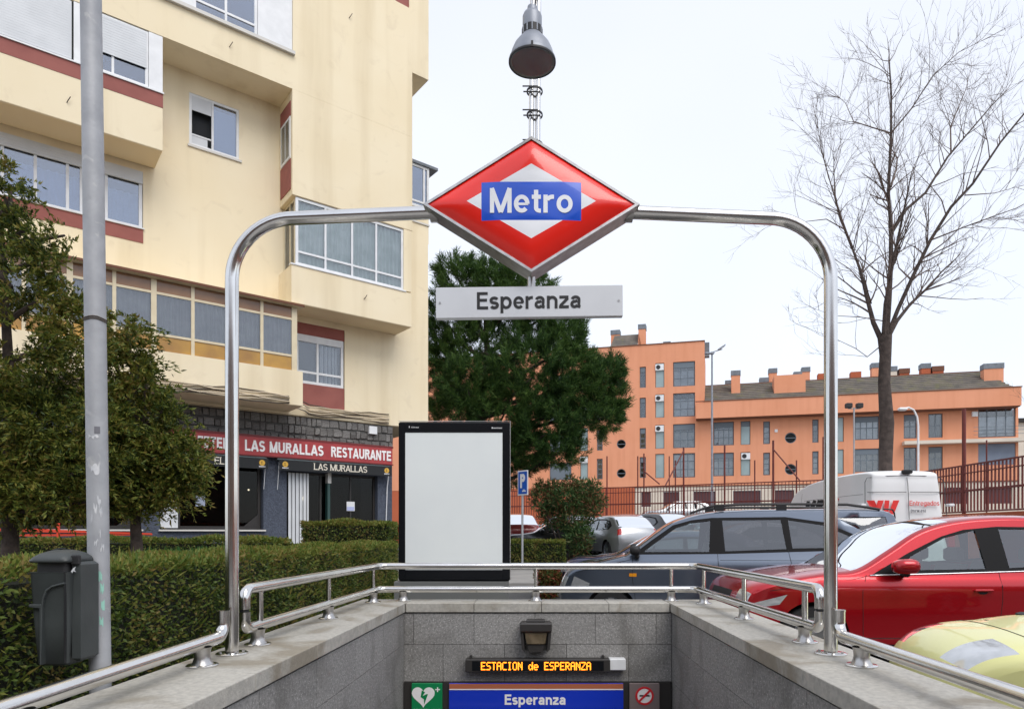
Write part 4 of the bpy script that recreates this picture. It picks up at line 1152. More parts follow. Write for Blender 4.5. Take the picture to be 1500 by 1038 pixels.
m = MB()
for k in range(22): m.box(-9.6, -7.55, T-.0, T+.02, 9.79+.046*k, 9.834+.046*k)
m.build('roller_shutter', G['shutter'], cb)['kind'] = 'stuff'
bx('shutter_backing', G['dark_room'], -12, -7.522, T+.03, T+.05, 9.77, 10.81)
bx('mullion_post', G['white'], -9.75, -9.602, T, T+.06, 9.767, 10.815)
# top floor glazing on its ledge
bx('ledge', G['sill'], -7.2, -3.66, T-.07, T+.02, 11.53, 11.597)
bx('ledge_trim', G['blackm'], -7.2, -3.665, T-.04, T+.02, 11.598, 11.612)
f = window(cb, -5.60, -4.40, 11.614, 13.0, T+.04, G['white'], xs=(-5.0,), zs=(11.84,), fw=.055, glass=G['glass_blue'], back=G['dim_room'])
bx('white_panel', G['white'], -4.395, -3.695, T+.02, T+.06, 11.614, 13.0)
bx('white_panel', G['white'], -6.3, -5.605, T+.02, T+.06, 11.614, 13.0)
bx('red_panel', G['maroon'], -1.32, -.96, T+.02, T+.05, 13.84, 15.0)
# row C: the long ivory and amber glazed balcony
bx('balcony_parapet', G['cream'], -12.4, -3.49, T-.03, -.015, 4.19, 4.91)
bx('balcony_soffit', G['cream_soffit'], -12.4, -3.50, T-.02, -.02, 4.178, 4.188)
bx('balcony_roof', G['ivory'], -12.4, -3.50, T-.12, -.015, 6.245, 6.29)
bx('balcony_gutter', G['edge_brown'], -12.4, -3.49, T-.14, T-.121, 6.25, 6.295)
muls = [-10.2, -9.55, -8.89, -8.22, -7.56, -6.91, -6.26, -5.61, -4.97, -4.32, -3.65]
zr = [4.912, 5.22, 5.99, 6.243]
f = MB()
for i, x in enumerate(muls):
    wd = .062 if i in (4, 6, 10) else .03
    f.box(x-wd, x+(.03 if i < 10 else .05), T-.0, T+.05, zr[0], zr[3])
f = f.build('glazing_frame', G['ivory'], cb); f['kind'] = 'stuff'
for i in range(len(muls)-1):
    a = muls[i]+.031; b = muls[i+1]-(.063 if i+1 in (4, 6, 10) else .031)
    for z in (zr[1], zr[2]): bx('transom', G['ivory'], a, b, T+.003, T+.047, z-.022, z+.022, f)
    bx('top_panel', G['brown_glass'], a, b, T+.02, T+.03, zr[2]+.023, zr[3]-.002, f)
    bx('bottom_panel', G['amber'], a, b, T+.02, T+.03, zr[0]+.002, zr[1]-.023, f)
    bx('pane', G['glass'], a, b, T+.02, T+.026, zr[1]+.023, zr[2]-.023, f)
    curtain(f, a, b, zr[1], zr[2], T+.10, G['curtain_grey'], random.choice((3.5, 4.5, 6)), .032)
bx('end_screen', G['ivory'], -3.62, -3.60, T+.051, -.02, 4.912, 6.243)
bx('room', G['dark_room'], -12, -3.7, T+.3, T+.32, 4.92, 6.24)
# white glazed penthouse box at the right corner
bx('penthouse_roof', G['zinc'], -.85, .85, .95, 2.2, 11.33, 11.40)
f = window(cb, -.85, .60, 10.2, 11.325, 1.0, G['white'], xs=(-.1, .45), zs=(10.35,), fw=.06, glass=G['glass_blue'], back=G['dim_room'])
bx('penthouse_cheek', G['white'], .56, .60, 1.055, 2.1, 9.3, 11.325)
bx('penthouse_base', G['cream'], -.89, .598, 1.02, 2.1, 9.295, 10.198)
# small wall hooks and fixings seen on the render
for x, z, y in ((-4.95, 11.15, T), (-7.62, 9.0, T), (-2.45, 12.9, T), (-2.1, 6.75, T)):
    m = MB(); m.tube([(x, y, z), (x+.02, y-.05, z+.03), (x+.05, y-.06, z+.09)], .008, 6); m.build('wall_hook', G['cable_dark'], cb)

# ground floor: rough blue-grey render with shop openings
m = MB()
wall_holes(m, -12.5, -.97, .2, 3.62, [(-3.53, -1.35, .27, 2.87), (-6.03, -4.03, 1.57, 2.98), (-8.6, -6.35, 1.57, 2.98)], y=.06, depth=.22)
m.add([(-.97,.06,.2),(-.97,6,.2),(-.97,6,4.10),(-.97,.06,4.10)], [(0,1,2,3)])
m.build('shop_wall', G['slate'], cb)
bx('shop_interior', G['dark_room'], -12.4, -1.2, 1.4, 1.5, .2, 4.0)
bx('shop_interior_floor', G['dim_room'], -12.4, -1.2, .35, 1.39, .22, .26)
# stone cladding band, stone by stone
bx('cladding_bed', G['cladbed'], -12.4, -.965, .045, .06, 3.56, 4.10)
smesh = []

for k in range(10):
    mb = MB(); n = 6
    pts = [(-.5,-.5),(random.uniform(-.15,.15),-.5),(.5,-.5+random.uniform(0,.1)),(.5,random.uniform(-.1,.1)),(.5-random.uniform(0,.12),.5),(random.uniform(-.1,.1),.5),(-.5,.5-random.uniform(0,.12)),(-.5-.0,random.uniform(-.1,.1))]
    top_ = [(x*.86, z*.86) for x, z in pts]
    vs = [(x, 0, z) for x, z in pts] + [(x, -.018-random.uniform(0,.02), z) for x, z in top_]; nn = len(pts)
    fs = [(i, (i+1) % nn, nn+(i+1) % nn, nn+i) for i in range(nn)] + [tuple(nn+i for i in range(nn))]
    mb.add(vs, fs); me = bpy.data.meshes.new('stone'); me.from_pydata(mb.v, [], mb.f); me.update(); me.materials.append(G['stone']); smesh.append(me)
cnt = 0
for row, (za, zb) in enumerate(((3.565, 3.70), (3.70, 3.90), (3.90, 4.10))):
    x = -9.3+random.uniform(0, .1)
    while x < -1.0 and cnt < 280:
        wd = random.uniform(.10, .22)
        if x+wd > -.965: wd = -.965-x
        if wd > .04:
            o = bpy.data.objects.new('stone', random.choice(smesh)); o.parent = cb; col.objects.link(o); cnt += 1
            o.location = (x+wd/2, .044, (za+zb)/2+random.uniform(-.008, .008)); o.scale = (wd-.004, random.uniform(.5, 1.6), (zb-za)*random.choice((.96,.96,.75,.85,1.0))-.006)
        x += wd
# sign band
sg = thing('restaurant_sign', 'long red sign band lettered CAFETERIA LAS MURALLAS RESTAURANTE above the black awnings', 'sign', (0, 0, 0))
def in_cb(o):
    o.location = cb.location; o.rotation_euler = cb.rotation_euler; o.scale = cb.scale
    return o
in_cb(sg)
bx('board', G['sign_red'], -7.15, -1.04, -.10, .055, 3.16, 3.565, sg)
bx('border', mat('dark red border', (.16,.012,.012), .5), -7.17, -1.02, -.105, -.02, 3.545, 3.59, sg); bx('border', mat('dark red border', (.16,.012,.012), .5), -7.17, -1.02, -.105, -.02, 3.135, 3.158, sg)
text('lettering', 'RESTAURANTE', G['sign_white'], sg, (-1.83, -.1003, 3.355), 1.50, .235, depth=.012, w=.20, gap=.10)
text('lettering', 'LAS MURALLAS', G['sign_white'], sg, (-3.61, -.1003, 3.355), 1.70, .235, depth=.012, w=.20, gap=.10)
text('lettering', 'CAFETERIA', G['sign_white'], sg, (-5.12, -.1003, 3.355), 1.05, .235, depth=.012, w=.20, gap=.10)
# awnings
def awning(x0, x1, label, words, wx, ww):
    t = in_cb(thing('awning', label, 'awning', (0,0,0), 0, 'black restaurant awnings'))
    m = MB(); m.prism([(0,0),(0,0)], 0, 0) if False else None
    m.add([(x0,.05,3.12),(x1,.05,3.12),(x1,-.17,3.09),(x0,-.17,3.09)], [(0,3,2,1)])
    m.build('canopy', G['awning'], t)
    bx('cassette', G['win_grey'], x0, x1, -.06, .05, 3.105, 3.13, t)
    bx('valance', G['awning'], x0, x1, -.18, -.165, 2.865, 3.092, t)
    for sx, x in ((1, x0+.13), (-1, x1-.13)):
        m = MB(); m.lathe([(.028,0),(.062,0),(.062,-.002),(.028,-.002)], (x, -.1802, 2.995), 'y', n=20); e = m.build('emblem', G['gold'], t)
        m = MB(); m.box(x-.05, x+.045, -.1835, -.1822, 2.985, 3.005); m.box(x+.005, x+.045, -.1850, -.1836, 2.97, 3.02); m.build('emblem_bar', G['gold'], t)
        text('lettering', 'MAHOU', G['sign_white'], t, (x, -.1802, 2.915), .13, .028, depth=.002, w=.2)
        m = MB(); xx = x0+.05 if sx > 0 else x1-.05
        m.tube([(xx, -.01, 3.05), (xx-.02*sx, -.06, 2.9), (xx-.02*sx, .035, 2.45)], .007, 6); m.build('crank_rod', G['white'], t)
    if words: text('lettering', words, G['gold_white'], t, (wx, -.1802, 2.985), ww, .145, depth=.003, w=.13, gap=.07, serif=1)
    return t
G['gold_white'] = mat('cream lettering', (.78,.72,.60), .5)
awning(-3.77, -1.10, 'black awning lettered LAS MURALLAS over the restaurant door', 'LAS MURALLAS', -2.37, 1.27)
awning(-6.25, -4.0, 'black awning over the shop window left of the door', 'EL', -4.98, .19)
# door and shop windows
f = window(cb, -3.53, -1.36, .27, 2.86, .20, G['darkmetal'], xs=(-2.71, -1.98), zs=(1.35,), fw=.05, glass=G['glass_dark'], name='shop_door')
m = MB()
for k in range(11):
    x = -3.5+.042*k; m.box(x, x+.032, .03+.03*(k % 2), .05+.03*(k % 2), 1.56-.3, 2.84)
m.build('folding_gate', G['shutter'], cb)['kind'] = 'stuff'
bx('door_post', mat('dark green paint', (.02,.06,.055), .4), -2.60, -2.54, .05, .19, .27, 2.64)
bx('door_post_top', G['sill'], -2.60, -2.52, .03, .19, 2.642, 2.95)
bx('notice', G['white'], -2.1+.02, -1.9+.02, .19, .1985, 2.02, 2.24); bx('notice', mat('lilac paper', (.45,.50,.75), .7), -2.075, -1.895, .185, .1895, 2.03, 2.12)
f = window(cb, -5.70, -4.05, 1.58, 2.97, .20, G['darkmetal'], fw=.06, glass=G['glass_dark'], name='shop_window')
m = MB(); m.prism([(-4.40,1.64),(-4.112,1.90),(-4.112,1.64)], .195, .199); fix_normals(m.build('corner_gusset', G['darkmetal'], f))
bx('notice', mat('grey paper', (.32,.36,.46), .7), -5.35, -5.17, .19, .1985, 2.05, 2.28, f)
bx('side_panel', G['shutter'], -6.02, -5.705, .06, .19, 1.60, 2.60)
bx('shop_sill', G['sill'], -6.06, -4.0, -.02, .20, 1.535, 1.568); bx('shop_sill', G['sill'], -8.65, -6.33, -.02, .20, 1.535, 1.568)
f = window(cb, -8.58, -6.37, 1.58, 2.97, .20, G['darkmetal'], xs=(-7.5,), fw=.06, glass=G['glass_dark'], name='shop_window')
m = MB(); m.prism([(-6.75,1.64),(-6.432,1.92),(-6.432,1.64)], .195, .199); fix_normals(m.build('corner_gusset', G['darkmetal'], f))
for x, z in ((-4.48, 2.62), (-3.0, 2.30), (-4.2, 2.45), (-6.7, 2.7)):
    m = MB(); r_ = .045 if z != 2.45 else .02
    m.lathe([(r_*math.sin(R(a)), -r_*math.cos(R(a))) for a in range(0, 181, 20)], (x, .55, z), n=14); m.build('glowing_globe', G['glow'], cb, smooth=True)  # small emissive globes behind the shop glass
bx('alarm_box', G['white'], -1.62, -1.42, -.06, .02, 3.86, 4.04)
m = MB(); m.tube([(-1.15,.03,1.6),(-1.13,.0,2.6),(-1.10,-.02,2.9)], .012, 6); m.build('drain_pipe', G['white'], cb)
# slack cables along the foot of the upper wall
for k in range(7):
    z0 = 4.17+.030*k; mm = G['cable'] if k % 3 else G['cable_dark']
    pth = []
    for i in range(34):
        x = -9.2+i*(8.1/33)
        y = (T-.055-.012*(k % 3)) if x < -3.5 else -.03-.012*(k % 3)
        if -3.6 < x < -3.3: y = -.42
        pth.append((x, y, z0+(.02 if x < -3.5 else -.0)+.022*math.sin(i*.9+k*1.7)+.012*math.sin(i*2.3+k)))
    m = MB(); m.tube(pth, .013, 6); m.build('cable', mm, cb, smooth=True)

# ================================================================== ORANGE HOUSING BLOCK
ob = thing('apartment_block', 'long orange rendered apartment block with tiled roof and chimneys beyond the red fence', 'building', (15.19, 62, 0), R(-14.5))
def obx(name, mm, x0, x1, y0, y1, z0, z1, parent=ob): return bx(name, mm, x0, x1, y0, y1, z0, z1, parent)
rows4 = [(14.9, 17.15), (12.12, 14.28), (9.26, 11.46), (6.56, 8.78)]
holes = []; rds = []
for z0, z1 in rows4:
    holes += [(-5.73, -5.16, z0+.05, z1-.25), (-4.29, -3.48, z0, z1), (-2.68, -.72, z0, z1), (-9.75, -9.2, z0, z1-.3), (-14.33, -12.2, z0, z1-.6), (-11.34, -10.6, z0, z1)]
for z in (15.42, 12.55, 9.8, 7.06): rds.append((-7.44, z, .46))
m = MB(); wall_holes(m, -34, .13, 5.78, 18.7, holes, y=0, depth=.25, rounds=rds); m.add([(.13,0,5.78),(.13,9,5.78),(.13,9,18.7),(.13,0,18.7)], [(0,1,2,3)])
holes2 = []; rds2 = [(7.48, 9.86, .52), (7.48, 7.09, .52)]
for z0, z1 in ((9.38, 11.5), (6.62, 8.72)):
    holes2 += [(.9, 2.68, z0, z1), (3.27, 4.09, z0, z1), (5.19, 5.76, z0, z1-.1), (9.27, 9.78, z0, z1-.1), (11.27, 11.81, z0, z1), (12.68, 14.62, z0+.1, z1), (16.52, 17.52, z0+.1, z1), (18.4, 19.48, z0+.1, z1)]
holes2 += [(22.1, 24.82, 9.37, 11.78), (22.1, 24.82, 7.08, 8.86)]
wall_holes(m, .13, 25.0, 5.78, 11.72, holes2, y=0, depth=.25, rounds=rds2)
m.add([(25,0,2),(25,9,2),(25,9,11.72),(25,0,11.72)], [(0,1,2,3)])
m.build('wall', G['orange'], ob)
obx('room_darkness', G['dark_room'], -33.9, -.1, .8, .9, 5.8, 18.5); obx('room_darkness', G['dark_room'], .0, 24.9, .8, .9, 5.8, 11.7)
def far_window(x0, x1, z0, z1, nx, nz, cur=.6, name='window', mm=None, blind=.25):
    f = window(ob, x0+.03, x1-.03, z0+.03, z1-.03, .12, mm or G['win_frame'], xs=[x0+(x1-x0)*k/nx for k in range(1, nx)], zs=[z0+(z1-z0)*k/nz for k in range(1, nz)], fw=.07, mw=.07, glass=G['glass'], back=None, name=name)
    r_ = random.random()
    if r_ < cur: 
        p = MB(); h_ = random.uniform(.0, .35)*(z1-z0); p.box(x0+.05, x1-.05, .30, .32, z0+.05, z1-.05-h_); p.build('curtain', random.choice([G['curtain_white'], G['curtain_white'], G['curtain_grey']]), f)
    if random.random() < .6:
        p = MB(); p.box(x0+.06, x1-.06, .09, .118, z1-(z1-z0)*blind, z1-.05); p.build('blind', G['win_frame'], f)
for z0, z1 in rows4:
    far_window(-5.73, -5.16, z0+.05, z1-.25, 1, 4, .3); obx('glazed_panel', G['win_grey'], -4.25, -3.52, .10, .14, z0+.04, z1-.04)
    far_window(-2.68, -.72, z0, z1, 3, 3, .85)
    far_window(-9.75, -9.2, z0, z1-.3, 1, 4, .3); obx('glazed_panel', G['win_grey'], -11.3, -10.64, .10, .14, z0+.04, z1-.04); obx('glazed_panel', G['win_frame'], -14.3, -12.24, .10, .14, z0+.04, z1-.64)
for z0, z1 in ((9.38, 11.5), (6.62, 8.72)):
    far_window(.9, 2.68, z0, z1, 4, 3, .95); obx('glazed_panel', G['win_grey'], 3.31, 4.05, .10, .14, z0+.04, z1-.5); obx('panel_blind', G['win_frame'], 3.31, 4.05, .10, .14, z1-.49, z1-.04)
    far_window(5.19, 5.76, z0, z1-.1, 1, 4, .3); far_window(9.27, 9.78, z0, z1-.1, 1, 4, .3); obx('glazed_panel', G['win_grey'], 11.31, 11.77, .10, .14, z0+.04, z1-.04)
    far_window(12.68, 14.62, z0+.1, z1, 4, 2, .95); far_window(16.52, 17.52, z0+.1, z1, 2, 2, .8 if z0 > 9 else 0); far_window(18.4, 19.48, z0+.1, z1, 2, 2, .8 if z0 > 9 else 0)
far_window(22.1, 24.82, 9.37, 11.78, 4, 1, 1, blind=.2)
obx('closed_shutter', mat('blue grey shutter', (.20,.235,.30), .6, c2=(.17,.20,.26), ns=1), 22.12, 24.8, .08, .12, 7.1, 8.84)
for (x, z, r_) in rds+rds2:
    m = MB(); m.lathe([(0,.0),(r_*.93,.0),(r_*.93,-.02),(0,-.02)], (x, .12, z), 'y', n=24); f = m.build('round_window', G['glass_dark'], ob)
    m = MB(); m.lathe([(r_*.80,-.03),(r_*.93,-.03),(r_*.93,.0),(r_*.80,.0),(r_*.80,-.03)], (x, .10, z), 'y', n=24); m.build('frame', G['win_frame'], f)
    m = MB(); m.box(x-r_*.8, x+r_*.8, .07, .098, z-.03, z+.03); m.build('bar', G['win_frame'], f)
# air conditioners tucked in the panel bays
for x, z in ((-3.9, 16.75), (-3.9, 11.1), (3.7, 8.35), (-3.9, 13.9), (-11.0, 8.4)):
    f = bx('air_conditioner', G['white'], x-.38, x+.38, -.10, .095, z-.28, z+.28, ob)
    m = MB(); m.lathe([(0,-.012),(.20,-.012),(.20,.0)], (x-.12, -.1005, z), 'y', n=18); m.build('fan', G['blackm'], f)
for x, z in ((5.95, 10.5),):
    obx('lamp_disc', G['white'], x+.2, x+.45, -.06, -.001, z-.1, z+.15)
obx('satellite_box', G['white'], 21.6, 22.0, -.25, -.001, 11.1, 11.5)
# lower pale level with dark openings
m = MB()
hb = [(a, a+b, 3.9, 5.3) for a, b in ((-5.6, .9), (-3.6, 1.5), (-.9, 2.0), (2.6, 2.4), (6.2, 1.6), (9.0, 2.2), (12.6, 2.2), (16, 2.0), (19.6, 1.8), (22.6, 2.0))]
wall_holes(m, -6.2, 25, 1.9, 5.77, hb, y=.05, depth=.3); m.build('base_wall', G['pale_wall'], ob)
obx('base_wall', G['orange_dark'], -34, -6.21, .02, .4, 1.9, 5.77)
for a, b, c, d in hb: obx('base_opening', mat('maroon glazing', (.085,.035,.04), .4), a+.02, b-.02, .2, .24, c+.02, d-.02)
obx('floor_line', G['edge_brown'], -6.2, 25, -.02, -.002, 5.70, 5.80)
# cornice band, balcony slab, roofs
obx('cornice_band', G['orange'], .14, 24.85, -1.0, 4.5, 11.73, 13.20)
obx('cornice_band', G['orange'], -.64, .139, -1.0, -.01, 11.73, 13.10)
obx('band_cap', G['edge_brown'], -.66, 24.9, -1.05, -.95, 13.202, 13.28)
obx('band_painted_shadow', G['edge_brown'], -.6, 24.8, -.9, -.02, 11.66, 11.728)  # brown strip painted in as the shadow under the cornice band
obx('balcony_slab', G['pale_wall'], 16.38, 26.5, -.8, -.01, 8.90, 9.18)
m = MB(); 
for z in (9.5, 9.8, 10.1): m.box(21.5, 26.4, -.78, -.76, z, z+.03)
m.build('balcony_rail', G['win_frame'], ob)['kind'] = 'stuff'
obx('parapet', G['orange'], -34, .10, .01, .4, 18.702, 18.9); obx('parapet_cap', G['edge_brown'], -34, .16, -.06, .45, 18.902, 18.97)
m = MB(); nrow = 9
for k in range(nrow):
    y0, y1 = -.6+4.6*k/nrow, -.6+4.6*(k+1)/nrow; z0, z1 = 13.28+2.35*k/nrow, 13.28+2.35*(k+1)/nrow
    xr0, xr1 = 24.4-.8*k/nrow, 24.4-.8*(k+1)/nrow
    m.add([(.15,y0,z0+.10),(xr0,y0,z0+.10),(xr1,y1,z1),(.15,y1,z1),(.15,y0,z0),(xr0,y0,z0)], [(0,1,2,3),(4,5,1,0)])
m.add([(24.4,-.6,13.28),(24.4,5,13.28),(23.6,4.0,15.63)], [(0,1,2)])
m.build('roof', G['tile'], ob)
obx('ridge', G['edge_brown'], .15, 23.6, 3.95, 4.15, 15.55, 15.70)
def chimney(x0, x1, z0, z1, y=1.4, cap='zinc', body='orange'):
    f = obx('chimney', G[body], x0, x1, y, y+.8, z0, z1-.45 if cap else z1)
    if cap: bx('cowl', G[cap], x0-.04, x1+.04, y-.04, y+.84, z1-.448, z1, f)
for x0, x1, z0, z1, cap, body in ((1.58,2.25,14.0,15.73,'zinc','orange_dark'), (2.5,3.28,13.3,16.38,'zinc','orange'), (4.73,5.5,14.3,15.81,'zinc','orange_dark'), (5.56,6.27,14.5,16.64,'zinc','orange'),
    (7.8,8.46,14.6,16.19,'zinc','orange'), (8.5,9.19,14.6,16.58,'zinc','orange'), (9.9,10.9,14.8,15.9,None,'orange_dark'), (12.72,13.61,14.6,15.9,None,'orange_dark'), (14.5,15.05,14.8,16.6,'zinc','orange'),
    (15.87,16.58,14.8,16.2,'zinc','pale_wall'), (16.8,17.61,14.8,15.95,'edge_brown','orange_dark'), (18.58,19.32,14.8,16.3,'zinc','orange_dark'), (19.48,20.38,14.8,16.0,'edge_brown','orange_dark'), (23.0,24.46,13.9,15.75,'zinc','orange')):
    back = (x0, x1) not in ((2.5, 3.28), (23.0, 24.46))
    chimney(x0+(.45 if back else 0), x1+(.45 if back else 0), z0, z1+(.42 if back else 0), 4.35 if back else 1.4, cap, body)
obx('dormer', G['orange'], 6.16, 8.79, .6, 2.6, 13.9, 15.55)
# stair head on the tower roof
f = obx('stair_head', G['orange'], -8.73, -5.6, .5, 3, 18.98, 19.1)
m = MB()
for k in range(6): m.add([(-8.5+.04*k,.3+.22*k,19.02+.24*k),(-5.95,.3+.22*k,19.02+.24*k),(-5.95,.3+.22*(k+1),19.2+.24*k+.02),(-8.5+.04*k,.3+.22*(k+1),19.2+.24*k+.02),(-8.5+.04*k,.3+.22*k,18.98+.24*k),(-5.95,.3+.22*k,18.98+.24*k)], [(0,1,2,3),(4,5,1,0)])
m.build('stair_roof', G['tile'], ob)
chimney(-5.9, -5.25, 18.9, 21.0, .5); chimney(-8.66, -7.83, 18.9, 21.0, 1.7); chimney(-3.6, -2.99, 18.7, 19.3, .8); obx('roof_box', G['zinc'], -.1, .55, .5, 1.1, 17.6, 18.9)
chimney(-10.9, -10.2, 18.7, 19.2, .8); m = MB(); m.prism([(-5.95,18.98),(-5.6,18.98),(-5.9,20.3)], .5, .52); m.build('gusset', G['orange'], ob)
# far pale building glimpsed at the right edge
pbd = thing('apartment_block', 'pale far building glimpsed at the right edge behind the orange block', 'building', (46, 72, 0), R(-10))
m = MB(); wall_holes(m, -2, 26, 1.5, 13.0, [(1+4*i, 3+4*i, 3.5+3*j, 5+3*j) for i in range(6) for j in range(3)], depth=.25); m.build('wall', G['pale_wall'], pbd)
bx('room_darkness', G['dim_room'], -1.9, 25.9, .5, .6, 1.6, 12.8, pbd); bx('roof', G['tile_dark'], -2.3, 26.3, -.4, 8, 13.0, 13.4, pbd)

# ================================================================== VEHICLES
def smooth_curve(pts, n=4):
    P = [Vector(p) for p in pts]; res = []
    for i in range(len(P)-1):
        p0, p1, p2, p3 = P[max(i-1,0)], P[i], P[i+1], P[min(i+2,len(P)-1)]
        for k in range(n):
            t = k/n
            res.append(.5*((2*p1)+(-p0+p2)*t+(2*p0-5*p1+4*p2-p3)*t*t+(-p0+3*p1-3*p2+p3)*t**3))
    res.append(P[-1])
    return [(p.x, p.y) for p in res]

def make_car(name, label, cat, loc, rz, sp, group=None):
    """sp: L W H top belt dlo panes wheels wr sill paint ws rw ; x from nose to tail, -y is the near flank"""
    t = thing(name, label, cat, loc, rz, group)
    L, W, belt = sp['L'], sp['W'], sp['belt']
    top = smooth_curve(sp['top'], 5)
    wr = sp['wr']; ar_ = wr+.055; sill = sp.get('sill', .24)
    tumble = sp.get('tumble', .34); crease = sp.get('crease', belt-.12)
    def Yf(x, z):
        y = W/2
        a = max(0, (.95-x)/.95); y -= .17*a**2.2
        a = max(0, (x-(L-.8))/.8); y -= .11*a**2
        if z > belt: y -= (z-belt)*tumble + .0
        if z < .62: y -= (.62-z)*.14
        if z > crease: y -= (min(z, belt+.0)-crease)*sp.get('shoulder', .30)
        y += .012*math.tanh((crease-z)/.025)*1.0 - .018*math.sin(math.pi*min(1, max(0, (z-.35)/(crease-.35))))
        return y
    # side outline with wheel arches
    bottom = []
    for cx in sorted(sp['wheels'], reverse=True):
        for k in range(15):
            a = math.pi*k/14
            z = wr + ar_*math.sin(a)
            x = cx + ar_*math.cos(a)
            if k in (0, 14): bottom.append((x, sill))
            else:
                if z > sill: bottom.append((x, z))
    outline = list(top) + bottom
    polys = []
    for P in sp['panes']: polys.append(('pane', smooth_curve(P+[P[0]], 1)[:-1]))
    for nm, P in sp.get('patches', []): polys.append((nm, P))
    polys.append(('trim', sp['dlo']))
    if sp.get('clad'): polys.append(('clad', [(-.1, 0), (L+.1, 0), (L+.1, sp['clad']), (-.1, sp['clad'])]))
    V, Rg = cdt_regions(outline, [p for p in polys if p[0] != 'clad'], sp.get('step', .075))
    body = MB(); parts = {}
    mats_ = {'pane': sp.get('glass', G['car_glass']), 'trim': G['trim'], 'body': sp['paint'], 'headlight': G['lamp_clear'], 'tail_light': G['lamp_red'], 'indicator': G['lamp_amber'], 'dark_pane': G['car_glass_dark']}
    for side in (-1, 1):
        for key, F in Rg.items():
            off = -.010 if key in ('pane', 'dark_pane') else (.003 if key in ('headlight','tail_light','indicator') else 0)
            v3 = [(x, side*(Yf(x, z)+off), z) for x, z in V]
            vs, fs = compact(v3, F)
            if key == 'body': body.add(vs, fs)
            elif key == 'headlight' and not sp.get('hl'): pass
            else:
                key2 = {'pane': 'side_window', 'dark_pane': 'side_window', 'trim': 'window_trim'}.get(key, key)
                mb = MB(); mb.add(vs, fs); o = mb.build(key2, mats_[key], t, smooth=True)
    # top skin across the car
    Q = [-1, -.985, -.955, -.91, -.84, -.72, -.5, -.25, 0, .25, .5, .72, .84, .91, .955, .985, 1]
    rowsV = []
    for i, (x, z) in enumerate(top):
        a = top[max(i-1, 0)]; b = top[min(i+1, len(top)-1)]
        d = Vector((b[0]-a[0], b[1]-a[1])).normalized(); n_ = Vector((-d.y, d.x))   # outward (up/forward)
        Y = Yf(x, z)
        bul = sp.get('bulge', .05) + (.10*max(0, 1-x/.5) if z < sp['top'][4][1]+.1 and x < .5 else 0) + (.05 if x > L-.3 and z < belt+.1 else 0)
        crown = sp.get('crown', .03)
        row = []
        for q in Q:
            o_ = bul*math.sqrt(max(0, 1-abs(q)**9)) + crown*(1-q*q)
            row.append((x+n_.x*o_, q*Y, z+n_.y*o_))
        rowsV.append(row)
    ws0, ws1, rw0, rw1 = sp['ws'] + sp['rw']
    skin = {}
    for i in range(len(top)-1):
        xm = (top[i][0]+top[i+1][0])/2; zm = (top[i][1]+top[i+1][1])/2
        for k in range(len(Q)-1):
            qm = abs(Q[k]+Q[k+1])/2
            key = 'body'
            if ws0 < xm < ws1 and zm > belt-.08: key = 'windshield' if qm < .9 else 'body'
            elif xm > rw0 and zm > rw1: key = 'rear_window' if qm < .88 else 'body'
            elif xm < .45 and sp.get('hl') and sp['hl'][0] < zm < sp['hl'][1] and sp.get('hq', (.62, .99))[0] < qm < sp.get('hq', (.62, .99))[1]: key = 'headlight'
            elif xm < .35 and sp.get('hl') and not sp.get('hq') and sp['hl'][0] < zm < sp['hl'][1]-.02 and qm < .55: key = 'grille'
            elif xm > L-.35 and sp.get('tl') and sp['tl'][0] < zm < sp['tl'][1] and .78 < qm < 1: key = 'tail_light'
            elif xm < .3 and zm < .42 and qm < .8: key = 'grille'
            skin.setdefault(key+('|' if key in ('headlight', 'tail_light') and Q[k] < 0 else ''), []).append((i, k))
    nm_m = {'windshield': sp.get('wsglass', G['car_glass']), 'rear_window': sp.get('rglass', G['car_glass_dark']), 'headlight': G['lamp_clear'], 'tail_light': G['lamp_red'], 'grille': G['blackm']}
    nq = len(Q)
    allv = [p for r_ in rowsV for p in r_]
    for key, cells in skin.items():
        F = [(i*nq+k, i*nq+k+1, (i+1)*nq+k+1, (i+1)*nq+k) for i, k in cells]
        vs, fs = compact(allv, F)
        if key == 'body': body.add(vs, fs)
        else:
            key = key.rstrip('|'); mb = MB(); mb.add(vs, fs); mb.build(key, nm_m[key], t, smooth=True)
    import bmesh
    me = bpy.data.meshes.new('body'); me.from_pydata(body.v, [], body.f)
    bm = bmesh.new(); bm.from_mesh(me); bmesh.ops.recalc_face_normals(bm, faces=bm.faces)
    bm.to_mesh(me); bm.free(); me.shade_smooth(); me.set_sharp_from_angle(angle=R(42)); bo = link('body', me, sp['paint'], t)
    if sp.get('seam_row'):
        i_ = min(range(len(top)//2), key=lambda i: abs(top[i][1]-sp['seam_row']) + (1 if top[i][0] > .5 else 0))
        mb = MB(); mb.tube([rowsV[i_][k] for k in range(2, nq-2)], .004, 5); mb.build('bonnet_seam', G['rubber'], t, smooth=True)
    # underbody, wells, cabin
    m = MB(); m.box(.12, L-.12, -W/2+.22, W/2-.22, sill-.05, min(belt-.22, .72)); m.box(.1, L-.1, -W/2+.10, W/2-.10, sill-.03, sill+.04); m.build('chassis', G['cabin'], t)
